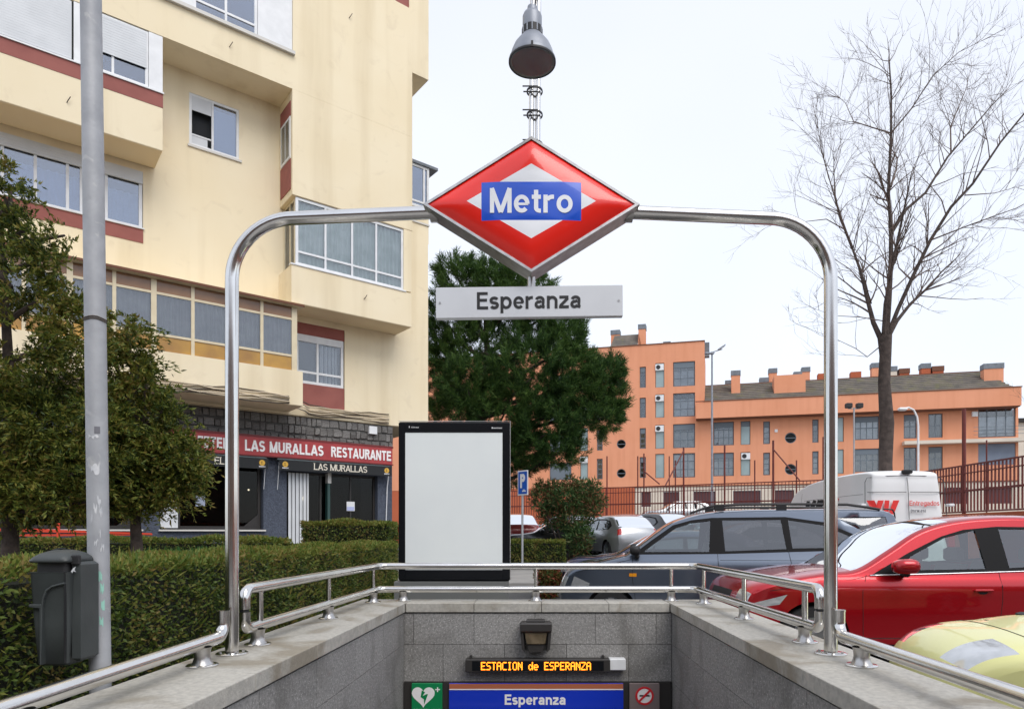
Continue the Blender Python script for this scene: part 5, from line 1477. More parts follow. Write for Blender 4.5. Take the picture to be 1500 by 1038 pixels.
    if sp.get('cabin', True):
        x0 = sp['cab'][0]
        for xs_ in sp['cab']:
            for ys_ in (-.36, .36):
                m = MB(); m.cbox(xs_, xs_+.5, ys_-.24, ys_+.24, .45, .62, .04); m.prism([(xs_+.42,.55),(xs_+.56,.55),(xs_+.72,1.12*belt/1.0),(xs_+.62,1.12*belt/1.0)], ys_-.23, ys_+.23); m.cbox(xs_+.64, xs_+.74, ys_-.12, ys_+.12, 1.14*belt, 1.14*belt+.17, .03)
                o = m.build('seat', G['seat'], t); fix_normals(o); o['kind'] = 'stuff'
        m = MB(); c0 = (x0-.28, -.36, belt-.06)
        pth = [(c0[0]+.06*math.sin(a), c0[1]+.185*math.cos(a), c0[2]+.17*math.sin(a)) for a in np.linspace(0, 2*math.pi, 20)]
        m.tube(pth, .014, 6, cap=False); m.build('steering_wheel', G['blackm'], t, smooth=True)
        m = MB(); m.cbox(sp['ws'][0]+.12, sp['ws'][0]+.75, -W/2+.14, W/2-.14, .6, belt-.10, .05); m.build('dashboard', G['cabin'], t)
    # wheels
    for cx in sp['wheels']:
        for sd_ in (-1, 1):
            yo = sd_*(W/2-.035)
            s1 = -sd_
            m = MB(); m.lathe([(wr*.66,.0),(wr*.93,-.0),(wr,.03*1),(wr,.17),(wr*.93,.2),(wr*.6,.2)], (cx, 0, 0), 'y', n=32)
            m.v = [(a, yo+s1*b, c+wr) for a, b, c in m.v]; ty = m.build('wheel', G['rubber'], t, smooth='auto')
            m = MB(); m.lathe([(wr*.67,.0),(wr*.62,.015),(wr*.60,.10),(0,.11)], (cx, 0, 0), 'y', n=28); m.v = [(a, yo+s1*b, c+wr) for a, b, c in m.v]; m.build('rim', G['zinc'], ty, smooth='auto')
            m = MB()
            for k in range(5):
                a = 2*math.pi*k/5+.3; d = Vector((math.cos(a), 0, math.sin(a))); n_ = Vector((-math.sin(a), 0, math.cos(a)))
                vs = [d*.03+n_*.03, d*.03-n_*.03, d*wr*.63-n_*.045, d*wr*.63+n_*.045]
                m.add([(cx+v.x, yo+s1*(.012+(.0 if j < 4 else .03)), wr+v.z) for j, v in enumerate(vs+vs)], [(0,1,2,3),(4,7,6,5),(0,4,5,1),(1,5,6,2),(2,6,7,3),(3,7,4,0)])
            m.lathe([(.0,.004),(.05,.006),(.055,.03)], (cx, 0, 0), 'y', n=12)
            k0 = len(m.v)-36
            m.v = m.v[:k0] + [(a, yo+s1*b, c+wr) for a, b, c in m.v[k0:]]
            o = m.build('spokes', G['rim'], ty); o['kind'] = 'stuff'; fix_normals(o)
            # arch liner
            m = MB(); vs = []; n = 14
            for k in range(n+1):
                a = math.pi*k/n; x, z = cx+(ar_-.002)*math.cos(a), wr+(ar_-.002)*math.sin(a)
                if z < sill: z = sill
                vs += [(x, sd_*(Yf(x, z)-.004), z), (x, sd_*(W/2-.32), z)]
            m.add(vs, [(2*i, 2*i+2, 2*i+3, 2*i+1) for i in range(n)]); m.build('arch_liner', G['blackm'], t)
    # seams, handles, mirrors
    def line(P, r_=.0035, m_=None, nm='seam', off=.0):
        for sd_ in (-1, 1):
            pth = []
            for (a, b) in zip(P[:-1], P[1:]):
                nn = max(1, int(math.hypot(b[0]-a[0], b[1]-a[1])/.08))
                for k in range(nn): pth.append((a[0]+(b[0]-a[0])*k/nn, a[1]+(b[1]-a[1])*k/nn))
            pth.append(P[-1])
            mb = MB(); mb.tube([(x, sd_*(Yf(x, z)+off), z) for x, z in pth], r_, 5); mb.build(nm, m_ or G['rubber'], t, smooth=True)
    for P in sp.get('seams', []): line(P)
    if sp.get('beltline'): line(sp['beltline'], .009, G['chrome'], 'belt_trim', .004)
    for x, z in sp.get('handles', []):
        for sd_ in (-1, 1):
            y = sd_*(Yf(x, z))
            m = MB(); a, b = sorted((y+sd_*.004, y+sd_*.032)); m.cbox(x-.10, x+.10, a+ (0), b, z-.012, z+.018, .010); m.build('door_handle', sp['paint'], t, smooth=False)
            m = MB(); m.lathe([(0,.002),(.05,.001)], (0,0,0), 'y', n=14); m.v = [(x+a_*1.1, y+sd_*.002+0*b_, z-.014+c_*.55) for a_, b_, c_ in m.v]; m.build('handle_shade_disc', G['rubber'], t)  # flat black disc stands in for the shaded hollow behind the handle
    if sp.get('mirror'):
        x, z = sp['mirror']; sc = sp.get('mscale', 1)
        for sd_ in (-1, 1):
            y = sd_*(Yf(x, z)+.02)
            rings = []
            for k, (dy, hx, hz) in enumerate(((.03,.03,.03),(.05,.065,.065),(.10,.085,.082),(.17,.085,.080),(.215,.070,.062),(.235,.03,.03))):
                rings.append([(x-.02+hx*sc*sp.get('mlen', 1)*(1.15 if math.cos(a) < 0 else .75)*math.copysign(abs(math.cos(a))**.7, math.cos(a)), y+sd_*dy*sc, z+.02+dy*.08+.9*hz*sc*math.copysign(abs(math.sin(a))**.75, math.sin(a))) for a in np.linspace(0, 2*math.pi, 16, endpoint=False)])
            o = loft(rings).build('mirror', sp.get('mirror_mat', sp['paint']), t, smooth='auto', sharp=60); fix_normals(o)
            m = MB(); m.tube([(x+.0, sd_*Yf(x, z-.06), z-.065), (x, y+sd_*.10, z-.055)], [.03, .035], 10); m.build('mirror_arm', G['blackm'], t, smooth=True)
    return t, Yf

red_spec = dict(L=4.5, W=1.84, belt=1.02, crease=.93, wr=.345, sill=.27, clad=None, paint=G['p_red'], bulge=.045, crown=.03, tumble=.30, step=.07,
    top=[(.30,.28),(.21,.45),(.20,.66),(.24,.80),(.37,.885),(.68,.965),(1.05,1.02),(1.40,1.06),(1.78,1.27),(2.16,1.49),(2.6,1.605),(3.15,1.645),(3.7,1.62),(4.15,1.54),(4.38,1.28),(4.5,1.05),(4.5,.6),(4.42,.30)],
    dlo=[(1.52,1.035),(1.95,1.27),(2.36,1.46),(2.62,1.535),(3.0,1.57),(3.45,1.565),(3.85,1.50),(4.1,1.36),(4.05,1.16),(3.2,1.075)],
    panes=[[(1.86,1.085),(1.98,1.235),(2.40,1.445),(2.75,1.53),(2.80,1.10)], [(3.06,1.11),(3.02,1.545),(3.45,1.54),(3.60,1.14)], [(3.68,1.15),(3.6,1.52),(3.83,1.46),(3.98,1.34),(3.95,1.18)]],
    wheels=(.87, 3.55), ws=(1.36, 2.55), rw=(4.16, 1.10), hl=(.68,.80), tl=(.88,1.05), cab=(2.05, 2.95), mirror=(1.86, 1.105), mscale=1.12, mlen=1.5,
    seams=[[(1.46,1.035),(1.40,.86),(1.42,.30)], [(2.93,1.07),(2.94,.75),(2.90,.30)], [(1.42,.34),(2.90,.34)], [(.40,.86),(.80,.93),(1.3,.985),(1.5,1.03)]], handles=[(2.72,.865), (3.75,.92)],
    beltline=[(1.50,1.03),(2.4,1.052),(3.2,1.075),(4.0,1.14)], patches=[('headlight', [(.23,.72),(.58,.82),(.50,.71),(.27,.67)])], wsglass=G['car_glass'])
make_car('parked_car', 'bright red parked suv with closed windows beside the right parapet', 'car', (2.19, 8.42, 0), 0, red_spec, 'cars in the parking area')

wag = dict(L=4.80, W=1.90, belt=1.20, crease=1.06, wr=.325, sill=.26, paint=G['p_steel'], bulge=.04, crown=.02, tumble=.26, step=.08,
    top=[(.08,.28),(.0,.45),(.0,.62),(.03,.75),(.12,.88),(.42,1.00),(.80,1.10),(.92,1.14),(1.22,1.36),(1.52,1.58),(1.78,1.69),(2.12,1.765),(2.6,1.80),(3.2,1.81),(4.1,1.81),(4.68,1.77),(4.76,1.55),(4.82,1.30),(4.84,.95),(4.80,.5),(4.74,.30)],
    dlo=[(.98,1.175),(1.27,1.395),(1.58,1.615),(1.85,1.69),(2.15,1.725),(3.2,1.735),(3.75,1.655),(4.12,1.49),(4.27,1.36),(4.13,1.25),(2.3,1.19)],
    panes=[[(1.14,1.215),(1.33,1.36),(1.62,1.57),(1.85,1.645),(2.13,1.68),(2.10,1.22)]],
    patches=[('dark_pane', [(2.33,1.23),(2.30,1.69),(3.14,1.695),(3.20,1.265)]), ('dark_pane', [(3.28,1.275),(3.24,1.69),(3.72,1.615),(4.05,1.47),(4.19,1.36),(4.10,1.29)]), ('dark_pane', [(3.92,1.72),(4.62,1.73),(4.70,1.40),(4.50,1.38),(4.22,1.55)]), ('headlight', [(.02,.62),(.10,.84),(.34,.74),(.30,.62)]), ('indicator', [(.93,.90),(1.04,.90),(1.04,.85),(.93,.85)])],
    wheels=(.66, 3.72), ws=(.88, 1.80), rw=(4.70, 1.28), hl=(.60,.80), tl=(.85,1.25), cab=(1.55, 2.6), mirror=(1.05, 1.21), mscale=.95, mirror_mat=G['blackm'],
    seams=[[(.98,1.16),(.98,.80),(1.05,.32)], [(2.22,1.20),(2.23,.8),(2.2,.32)], [(3.22,1.25),(3.28,.9),(3.15,.62)], [(2.25,1.10),(3.9,1.10)], [(.12,.90),(.5,1.0),(.95,1.10)]], handles=[(2.02,1.01), (3.02,1.03)],
    beltline=None)
wgt, wY = make_car('parked_car', 'steel blue parked people carrier with black roof rails behind the rear railing', 'car', (.60, 11.24, 0), R(-8), wag, 'cars in the parking area')
for sd_ in (-1, 1):
    m = MB(); y = sd_*.66
    m.tube([(1.95,y,1.835),(2.15,y,1.90),(2.6,y,1.925),(3.4,y,1.925),(4.1,y,1.915),(4.4,y,1.87),(4.55,y,1.84)], .019, 8); m.build('roof_rail', G['blackm'], wgt, smooth='auto')
    for x in (3.1, 2.2):
        m = MB(); m.cbox(x, x+.14, y-.03, y+.03, 1.83, 1.925, .008); m.build('rail_foot', G['rubber'], wgt)
m = MB(); m.tube([(4.72,-.3,1.86),(4.86,-.28,1.85),(4.95,-.1,1.80),(4.96,-.1,1.72)], .012, 6); m.build('wiper_arm', G['blackm'], wgt)
m = MB(); m.tube([(.90,-.55,1.20),(1.0,-.05,1.24),(.98,.25,1.24)], .010, 6); m.build('wiper', G['rubber'], wgt)

lime = dict(L=3.75, W=1.64, belt=.90, crease=.78, wr=.30, sill=.24, paint=G['p_lime'], bulge=.05, crown=.055, tumble=.34, step=.07,
    top=[(.10,.26),(.01,.42),(.0,.55),(.07,.655),(.20,.73),(.45,.81),(.75,.865),(.98,.905),(1.35,1.15),(1.70,1.36),(2.1,1.43),(2.7,1.42),(3.2,1.36),(3.5,1.1),(3.68,.86),(3.75,.5),(3.68,.28)],
    dlo=[(1.12,.915),(1.45,1.12),(1.78,1.31),(2.1,1.36),(2.7,1.34),(3.1,1.25),(3.3,1.0),(2.2,.93)],
    panes=[[(1.25,.94),(1.50,1.12),(1.80,1.28),(2.15,1.32),(2.18,.95)], [(2.28,.95),(2.26,1.32),(2.7,1.31),(3.05,1.22),(3.2,1.02)]],
    seam_row=.79,
    wheels=(.70, 3.05), ws=(.92, 1.72), rw=(3.25, .92), hq=(.50,.90), hl=(.62,.745), tl=(.7,.9), cab=(1.5, 2.3), mirror=None,
    seams=[[(.50,.66),(.60,.72),(.85,.77),(1.1,.84)], [(1.12,.90),(1.08,.6),(1.15,.28)], [(2.22,.93),(2.2,.30)]], handles=[(2.05,.80)], crease_=0)
lmt, lY = make_car('parked_car', 'pale lime green small car showing its bonnet at the lower right corner', 'car', (2.86, 4.86, 0), R(-10), lime, 'cars in the parking area')
lmt.scale = (1, 1, .92)
for x, y in ((.50, .42), (.52, .12)):
    m = MB(); m.cbox(x-.012, x+.018, y-.012, y+.012, .90+.1*(x-.66), .93+.1*(x-.66), .004); m.build('washer_nozzle', G['rubber'], lmt)
m = MB(); m.prismz([(.76,.50),(.82,.40),(.95,.36),(1.10,.40),(1.12,.62),(1.0,.70),(.85,.68),(.78,.60)], .90, .955); fix_normals(m.build('scuttle', G['rubber'], lmt))

def hatch(pt, L=4.1, W=1.72, H=1.47, glass=None):
    k = L/4.1; h = H/1.47
    S = lambda P: [(x*k, z*h) for x, z in P]
    return dict(L=L, W=W, belt=.93*h, crease=.80*h, wr=.31, sill=.25, paint=pt, bulge=.05, crown=.035, tumble=.36, step=.13,
      top=S([(.08,.28),(.0,.45),(.0,.60),(.05,.70),(.2,.78),(.6,.87),(.98,.94),(1.35,1.16),(1.75,1.36),(2.15,1.42),(2.8,1.42),(3.4,1.36),(3.75,1.15),(4.0,.92),(4.08,.6),(4.02,.30)]),
      dlo=S([(1.15,.95),(1.5,1.16),(1.82,1.32),(2.2,1.37),(2.8,1.36),(3.3,1.29),(3.55,1.12),(3.4,1.0)]),
      panes=[S([(1.30,.98),(1.55,1.15),(1.85,1.29),(2.28,1.33),(2.28,.98)]), S([(2.38,.98),(2.36,1.33),(2.8,1.32),(3.25,1.25),(3.40,1.12),(3.3,1.02)])],
      wheels=(.80*k, 3.3*k), ws=(.95*k, 1.8*k), rw=(3.42*k, .97*h), hl=(.58*h,.70*h), tl=(.78*h,.95*h), cab=(1.6*k, 2.5*k), mirror=(1.3*k, 1.0*h),
      seams=[S([(1.12,.93),(1.1,.30)]), S([(2.33,.95),(2.3,.30)])], handles=[(2.15*k,.84*h)], glass=glass or G['car_glass_dark'])
def far_car(label, x, y, rz, pt, H=1.47, L=4.1):
    make_car('parked_car', label, 'car', (x, y, gz(y)), R(rz), hatch(pt, L, 1.72, H), 'cars in the parking area')
far_car('dark navy parked hatchback directly behind the steel blue people carrier', .80, 15.0, -8, G['p_navy'], 1.40, 4.2)
far_car('silver parked hatchback seen from behind beside the green shrub', 2.2, 27.0, -72, G['p_silver'], 1.50)
far_car('white parked car roof showing behind the navy hatchback', 4.3, 20.2, 10, G['p_white'], 1.46)
far_car('black parked car below the red fence, right of the silver hatchback', 4.0, 30.5, -65, G['p_black'], 1.55)
far_car('dark red parked car just left of the black car under the fence', 2.4, 31.0, -50, G['p_maroon'], 1.5)
far_car('white parked car behind the silver hatchback under the red fence', 6.4, 29.0, -70, G['p_silver'], 1.6)
far_car('small dark red car left of the parking sign', -1.6, 31.0, -75, G['p_maroon'], 1.5)
far_car('grey parked car partly behind the parking sign pole', .3, 31.5, -60, G['p_silver'], 1.45)
far_car('black parked car behind the reddish hedge and the shrub', -1.1, 26.6, 5, G['p_black'], 1.40)
def court_car(label, x, y, rz, pt, H=1.5): 
    make_car('parked_car', label, 'car', (x, y, 1.96), R(rz), hatch(pt, 4.2, 1.75, H), 'cars in the parking area')
court_car('silver car standing behind the bars of the far red fence', 6.8, 42.5, 0, G['p_silver'])

# ---- delivery van seen from behind
van = dict(L=5.9, W=2.05, belt=1.25, crease=1.0, wr=.35, sill=.3, paint=G['p_van'], bulge=.05, crown=.02, tumble=.10, step=.16,
    top=[(.10,.30),(.0,.5),(.0,.75),(.06,.95),(.3,1.10),(.75,1.24),(.95,1.38),(1.25,1.90),(1.50,2.28),(1.85,2.50),(2.6,2.64),(3.8,2.71),(5.1,2.71),(5.75,2.68),(5.83,2.55),(5.86,2.2),(5.90,1.6),(5.92,1.0),(5.92,.5),(5.88,.32)],
    dlo=[(1.02,1.30),(1.4,1.68),(1.7,1.98),(2.15,2.02),(2.15,1.30)], panes=[[(1.25,1.36),(1.5,1.68),(1.76,1.93),(2.08,1.95),(2.08,1.36)]],
    wheels=(.95, 4.75), ws=(.92, 1.60), rw=(99, 99), hl=(.78,.98), tl=None, cab=(1.3,), mirror=(1.15, 1.45), mscale=1.2, mirror_mat=G['blackm'],
    seams=[[(2.22,2.45),(2.22,.4)], [(2.4,2.25),(5.6,2.25)], [(2.35,2.2),(2.35,.5)], [(3.6,2.2),(3.6,.5)]], handles=[(2.05,1.15)])
vt, vY = make_car('delivery_van', 'white high-roof delivery van with red logo on its rear doors', 'van', (8.02, 20.68, .10), R(-90), van)
XB = 5.40+.02
def vline(P, r_=.008, m_=None, nm='seam'):
    def px_(z): 
        return (5.27+.085 if z > 2.55 else 5.36+.06 if z > 2.2 else 5.40+.055) 
    mb = MB(); mb.tube([(backx(y, z)+.0, y, z) for y, z in P], r_, 6); return mb.build(nm, m_ or G['seat'], vt, smooth=True)
def backx(y, z):
    pts = [(2.68,5.75),(2.55,5.83),(2.2,5.86),(1.6,5.90),(1.0,5.92),(.3,5.90)]
    x = pts[-1][1]
    for (za, xa), (zb, xb) in zip(pts[:-1], pts[1:]):
        if zb <= z <= za: x = xa+(xb-xa)*(za-z)/(za-zb); break
    q = y/(vY(5.86, z))
    return x + .10*math.sqrt(max(0, 1-abs(q)**9)) + .02*(1-q*q)+.0
def seamY(ys, zs): return [(ys[0]+(ys[1]-ys[0])*k/14, zs[0]+(zs[1]-zs[0])*k/14) for k in range(15)]
vline(seamY((.0,.0), (2.60,.5))); vline(seamY((-.86,-.93), (2.50,.5))); vline(seamY((.86,.93), (2.50,.5)))
vline([(-.86,2.50),(-.80,2.60),(-.4,2.63),(0,2.64),(.4,2.63),(.80,2.60),(.86,2.50)]); vline(seamY((-.82,-.04), (2.28,2.28)), .007); vline(seamY((.04,.82), (2.28,2.28)), .007)
m = MB(); m.cbox(5.88, 5.97, -.10, .10, 2.68, 2.76, .015); m.build('roof_light', G['rubber'], vt)
for y in (-.955, .955):
    for z in (2.0, 1.2):
        m = MB(); m.cbox(5.80, 5.97, y-.05, y+.05, z-.03, z+.03, .01); m.build('hinge', G['p_van'], vt)
# logo: slanted strokes of a W, built as raised decals on the rear door
def decal(P, mm, nm='logo', d=.006):
    vs = [(backx(y, z)+d, y, z) for y, z in P]; mb = MB(); mb.add(vs, [tuple(range(len(P)))]); o = mb.build(nm, mm, vt); s_ = o.modifiers.new('s', 'SOLIDIFY'); s_.thickness = .003; return o
zt, zb_ = 2.10, 1.80
# rear viewed: local +y appears on the right of the picture
for P in ([(-.74,zt),(-.60,zt),(-.50,zb_),(-.62,zb_)], [(-.54,zt),(-.42,zt),(-.53,zb_),(-.615,zb_+.0)][:4], [(-.40,zt),(-.30,zt),(-.34,zb_),(-.43,zb_)], [(-.22,zt),(-.09,zt),(-.22,zb_),(-.33,zb_)]):
    decal([(a-.11, b) for a, b in P], G['mrw_red'], 'logo', .006 if P[0][0] != -.54 else .008)
text('lettering', 'Entregados', G['mrw_red'], vt, (backx(.33, 2.03)+.002, .34, 2.04), .64, .105, rot=(R(90), 0, R(90)), depth=.004, w=.14)
text('lettering', '(mrw.es)', G['mrw_grey'], vt, (backx(.2, 1.88)+.002, .20, 1.88), .32, .07, rot=(R(90), 0, R(90)), depth=.004, w=.18)
for ch, x, mm in (('M', 4.30, G['rubber']), ('R', 3.72, G['rubber']), ('W', 4.85, G['mrw_red'])):
    pass
for ch, x, wd, mm in (('M', 2.75, .6, G['rubber']), ('R', 3.38, .48, G['rubber']), ('W', 4.0, .62, G['mrw_red'])):
    text('lettering', ch, mm, vt, (x, -vY(x, 2.06)-.001, 2.06), wd, .34, rot=(R(90-3), 0, 0), depth=.008, w=.26, shear=.25)
for y in (-.92, .92):
    m = MB(); m.cbox(5.86, 6.0, y-.07, y+.07, .85, 1.55, .02); m.build('tail_light', G['lamp_red'], vt)
m = MB(); m.lathe([(.02,.0),(.055,.0),(.055,.02),(.02,.02)], (6.0, -.12, 1.55), 'x', n=14); m.build('lock', G['blackm'], vt)

# ================================================================== RED FENCE ON ITS RETAINING WALL
def fence(label, pts, bars_gap, zb, zt, posts, bar_r=.022, bar_limit=300):
    t = thing('fence', label, 'fence', (pts[0][0], pts[0][1], 0))
    off = Vector((-pts[0][0], -pts[0][1], 0))
    barme = None; nb = 0
    for (a, b) in zip(pts[:-1], pts[1:]):
        a3, b3 = Vector((a[0], a[1], 0)), Vector((b[0], b[1], 0)); d = (b3-a3); Ln = d.length; d.normalize(); n_ = Vector((-d.y, d.x, 0))
        ang = math.atan2(d.y, d.x)
        for z, h, nm in ((zt-.03, .05, 'top_rail'), (zb+.05, .05, 'bottom_rail'), (zb+(zt-zb)*.46, .07, 'middle_rail'), (zb+(zt-zb)*.82, .035, 'upper_rail')):
            mb = MB(); mb.box(0, Ln, -.025, .025, z-h/2, z+h/2); o = mb.build(nm, G['fence_red'], t); o.location = a3+off; o.rotation_euler = (0, 0, ang)
        k = int(Ln/bars_gap)
        for i in range(k):
            p = a3+d*(i+.5)*bars_gap
            if barme is None:
                mb = MB(); mb.box(-bar_r*.55, bar_r*.55, -.022, .022, zb+.08, zt-.06); barme = mb.build('bar', G['fence_red'], t); o = barme
            else: o = dup(barme)
            o.location = p+off+n_*.0; o.rotation_euler = (0, 0, ang); nb += 1
    for x, y, z1, r_ in posts:
        mb = MB(); mb.tube([(x+off.x, y+off.y, zb-.1), (x+off.x, y+off.y, z1)], r_*.75, 8); mb.build('post', G['fence_red'], t, smooth='auto')
    return t, off
def atw(px, Y): return (px-785)/1000*Y
far_line = [(-1.6, 40.3), (4.0, 37.3), (14.35, 31.2)]
def yline(px):       # depth on the far line for a picture column
    r = (px-785)/1000
    for a, b in zip(far_line[:-1], far_line[1:]):
        A = (b[0]-a[0]) - r*(b[1]-a[1]); tt = (r*a[1]-a[0])/A
        if -.001 <= tt <= 1.001: return a[1]+(b[1]-a[1])*tt
    return 36
posts = []
for px, ytop, r_ in ((820,705,.04),(889,668,.05),(934,668,.045),(943,664,.05),(980,668,.04),(989,674,.045),(1001,655,.06),(1061,652,.06),(1105,674,.045),(1132,645,.07),(1166,674,.045),(1205,640,.05)):
    Y = yline(px); posts.append((atw(px, Y), Y-.06, EYE-(ytop-780)/1000*Y, r_))
ft, off = fence('long dark red bar fence in front of the orange apartment block', far_line, .16, 2.25, 3.98, posts)
for (xa, ya), (xb, yb) in (((1001,660),(970,713)), ((1132,658),(1162,705)), ((943,690),(962,710))):
    Y = yline(xa); m = MB(); m.tube([Vector((atw(xa, Y), Y-.08, EYE-(ya-780)/1000*Y))+off, Vector((atw(xb, Y), Y-.8, EYE-(yb-780)/1000*Y))+off], .035, 6); m.build('brace', G['fence_red'], ft)
Y2 = 22.9
posts = [(14.36, Y2, 5.65, .085), (14.36, 21.75, 4.45, .03), (14.36, 28.3, 4.7, .05), (14.36, 19.9, 3.98, .05)]
ft2, off = fence('tall dark red bar fence right of the white van', [(14.35, 31.1), (14.35, 17.2)], .17, 2.15, 3.78, posts, bar_r=.03)
m = MB(); m.tube([Vector((14.3, 28.3, 4.6))+off, Vector((13.2, 24.5, 3.1))+off], .04, 6); m.build('brace', G['fence_red'], ft2)
rw_ = thing('retaining_wall', 'low orange brick retaining wall carrying the dark red fences', 'wall', (14.35, 31.15, 0))
def wseg(a, b, h, th=.3):
    a3, b3 = Vector((a[0]-14.35, a[1]-31.15, 0)), Vector((b[0]-14.35, b[1]-31.15, 0)); d = b3-a3
    mb = MB(); mb.box(0, d.length, -.10, th, -.2, h); o = mb.build('wall_section', G['orange_dark'], rw_); o.location = a3; o.rotation_euler = (0, 0, math.atan2(d.y, d.x))
wseg((-60, 46), (-1.6, 40.3), 2.24); wseg((-1.6, 40.3), (4.0, 37.3), 2.2401); wseg((4.0, 37.3), (14.35, 31.2), 2.2402); wseg((14.35, 31.1), (14.35, -20), 2.14, .3)

# ================================================================== STREET LIGHTS, PARKING SIGN
Y = 40.0
sl = thing('street_light', 'tall grey street light with two flat heads in front of the orange tower', 'street light', (atw(1043, Y), Y, 1.9), 0, 'street lights')
m = MB(); m.tube([(0,0,-1), (0,0,10.2)], [.075,.05], 10); m.build('pole', G['lampgrey'], sl, smooth='auto')
m = MB(); m.tube([(-.25,0,10.1), (.6,0,10.35)], .03, 6); m.build('arm', G['lampgrey'], sl)
m = MB(); m.add([(.35,-.15,10.36),(.75,-.15,10.62),(.75,.15,10.62),(.35,.15,10.36),(.35,-.15,10.28),(.75,-.15,10.52),(.75,.15,10.52),(.35,.15,10.28)], [(0,1,2,3),(7,6,5,4),(0,4,5,1),(1,5,6,2),(2,6,7,3),(3,7,4,0)]); m.build('head', G['lampgrey'], sl)
m = MB(); m.cbox(-.42, .12, -.12, .12, 10.05, 10.16, .03); m.build('head', G['lampgrey'], sl)
Y = 33.0
fl = thing('street_light', 'thin floodlight pole with two small square lamps left of the bare tree', 'street light', (atw(1251, Y), Y, 1.9), 0, 'street lights')
m = MB(); m.tube([(0,0,-1), (0,0,5.65)], .04, 8); m.build('pole', G['pole'], fl, smooth='auto')
m = MB(); m.tube([(-.28,0,5.6), (.28,0,5.6)], .025, 6); m.build('arm', G['pole'], fl)
for x in (-.25, .27):
    m = MB(); m.cbox(x-.15, x+.13, -.12, .12, 5.62, 5.86, .03); o = m.build('head', G['blackm'], fl); 
Y = 30.0
cl = thing('street_light', 'white curved-arm street light right of the bare tree', 'street light', (atw(1345, Y), Y, 1.5), 0, 'street lights')
m = MB(); m.tube([(0,0,-1),(0,0,4.7),(-.05,0,5.1),(-.2,0,5.4),(-.42,0,5.5),(-.6,0,5.46)], [.055,.045,.04,.04,.04,.04], 10); m.build('pole', G['white'], cl, smooth='auto')
m = MB(); m.cbox(-.86, -.52, -.11, .11, 5.36, 5.50, .05); m.build('head', G['white'], cl)

Y = 21.5
ps = thing('parking_sign', 'blue and white parking sign turned sideways on a grey pole', 'sign', (atw(765, Y), Y, .36))
m = MB(); m.tube([(0,0,-.3),(.01,0,3.1)], .036, 10); m.build('pole', G['pole'], ps, smooth='auto')
bd_ = thing('x', 'x', 'x'); bpy.data.objects.remove(bd_, do_unlink=True)
m = MB(); m.cbox(-.24, .24, -.02, .0, 2.32, 3.10, .006); pn = m.build('panel', G['white'], ps); pn.rotation_euler = (0, 0, R(-48)); pn.location = (.03, -.05, 0)
m = MB(); m.cbox(-.205, .205, -.024, -.0205, 2.36, 3.06, .003); m.build('field', G['pblue'], pn)
text('lettering', 'P', G['white'], pn, (-.0, -.0242, 2.77), .24, .44, depth=.003, w=.24)
m = MB(); m.box(-.02, .15, -.027, -.0243, 2.43, 2.47); m.box(.02, .10, -.027, -.0243, 2.475, 2.50); m.build('car_symbol', G['white'], pn)

# ================================================================== TREES AND SHRUBS
def in_ell(n, c, r, shell=.55):
    u = unit(n); rad = rng.uniform(shell, 1, n)**.6
    return np.array(c) + u*rad[:, None]*np.array(r), u

def cypress(label, base, trunk, lobes, nspray, seed):
    t = thing('cypress', label, 'tree', base, 0, 'cypresses in front of the cream building')
    m = MB(); m.tube(trunk, [.10-.075*i/(len(trunk)-1) for i in range(len(trunk))], 9); m.build('trunk', G['wood'], t, smooth='auto')
    vol = np.array([l[1][0]*l[1][1]*l[1][2] for l in lobes])**.72; vol /= vol.sum()
    C = []; D = []; Ls = []
    limbs = MB()
    for (c, r), f in zip(lobes, vol):
        ns = max(10, int(nspray*f))
        ncl = max(4, ns//9); Pc, Uc = in_ell(ncl, c, r, .30); ix = rng.integers(0, ncl, ns)
        P = Pc[ix] + rng.normal(size=(ns, 3))*np.array([.06,.06,.05]); U = Uc[ix]
        # limb to each lobe
        tz = min(max(c[2]-r[2]*.6, .5), trunk[-1][2]-.1)
        limbs.tube([(0, 0, tz), (c[0]*.5, c[1]*.5, (tz+c[2])/2), tuple(c)], [.035, .025, .012], 5)
        k = 22
        # a spray: short stem growing outward and down, carrying flat scale blades
        sd2 = U.copy(); sd2[:, 2] = sd2[:, 2]*.5 + .05; sd2 += rng.normal(size=sd2.shape)*.45; sd2 /= np.linalg.norm(sd2, axis=1, keepdims=True)
        tt = rng.uniform(0, 1, (ns, k)); ln = rng.uniform(.10, .26, ns)
        side = np.cross(sd2, unit(ns)); side /= np.linalg.norm(side, axis=1, keepdims=True)
        sg2 = np.where(rng.uniform(size=(ns, k)) < .5, -1, 1)
        pos = P[:, None, :] + sd2[:, None, :]*(tt*ln[:, None])[..., None]
        pos[..., 2] -= (tt**2)*ln[:, None]*.35
        dr = sd2[:, None, :]*.9 + side[:, None, :]*(sg2*rng.uniform(.35, 1.0, (ns, k)))[..., None] + rng.normal(size=(ns, k, 3))*.25
        C.append(pos.reshape(-1, 3)); D.append(dr.reshape(-1, 3))
    limbs.build('branches', G['wood'], t, smooth='auto')['kind'] = 'stuff'
    C = np.concatenate(C); D = np.concatenate(D); n = len(C)
    leaf_obj('crown', C, D, rng.uniform(.03, .075, n), rng.uniform(.010, .022, n), LM['cypress'], t)
    return t
Yc = 7.0
def lob(px, py, rx, ry, dY=0, ry_=None, Y=7.0, bx_=0):
    p = at(px, py, Y+dY); return ((p.x-bx_, dY, p.z-.12), (rx*Y/1000, (ry_ or rx)*Y/1000, ry*Y/1000))
b0 = at(15, 780, 7.0).x
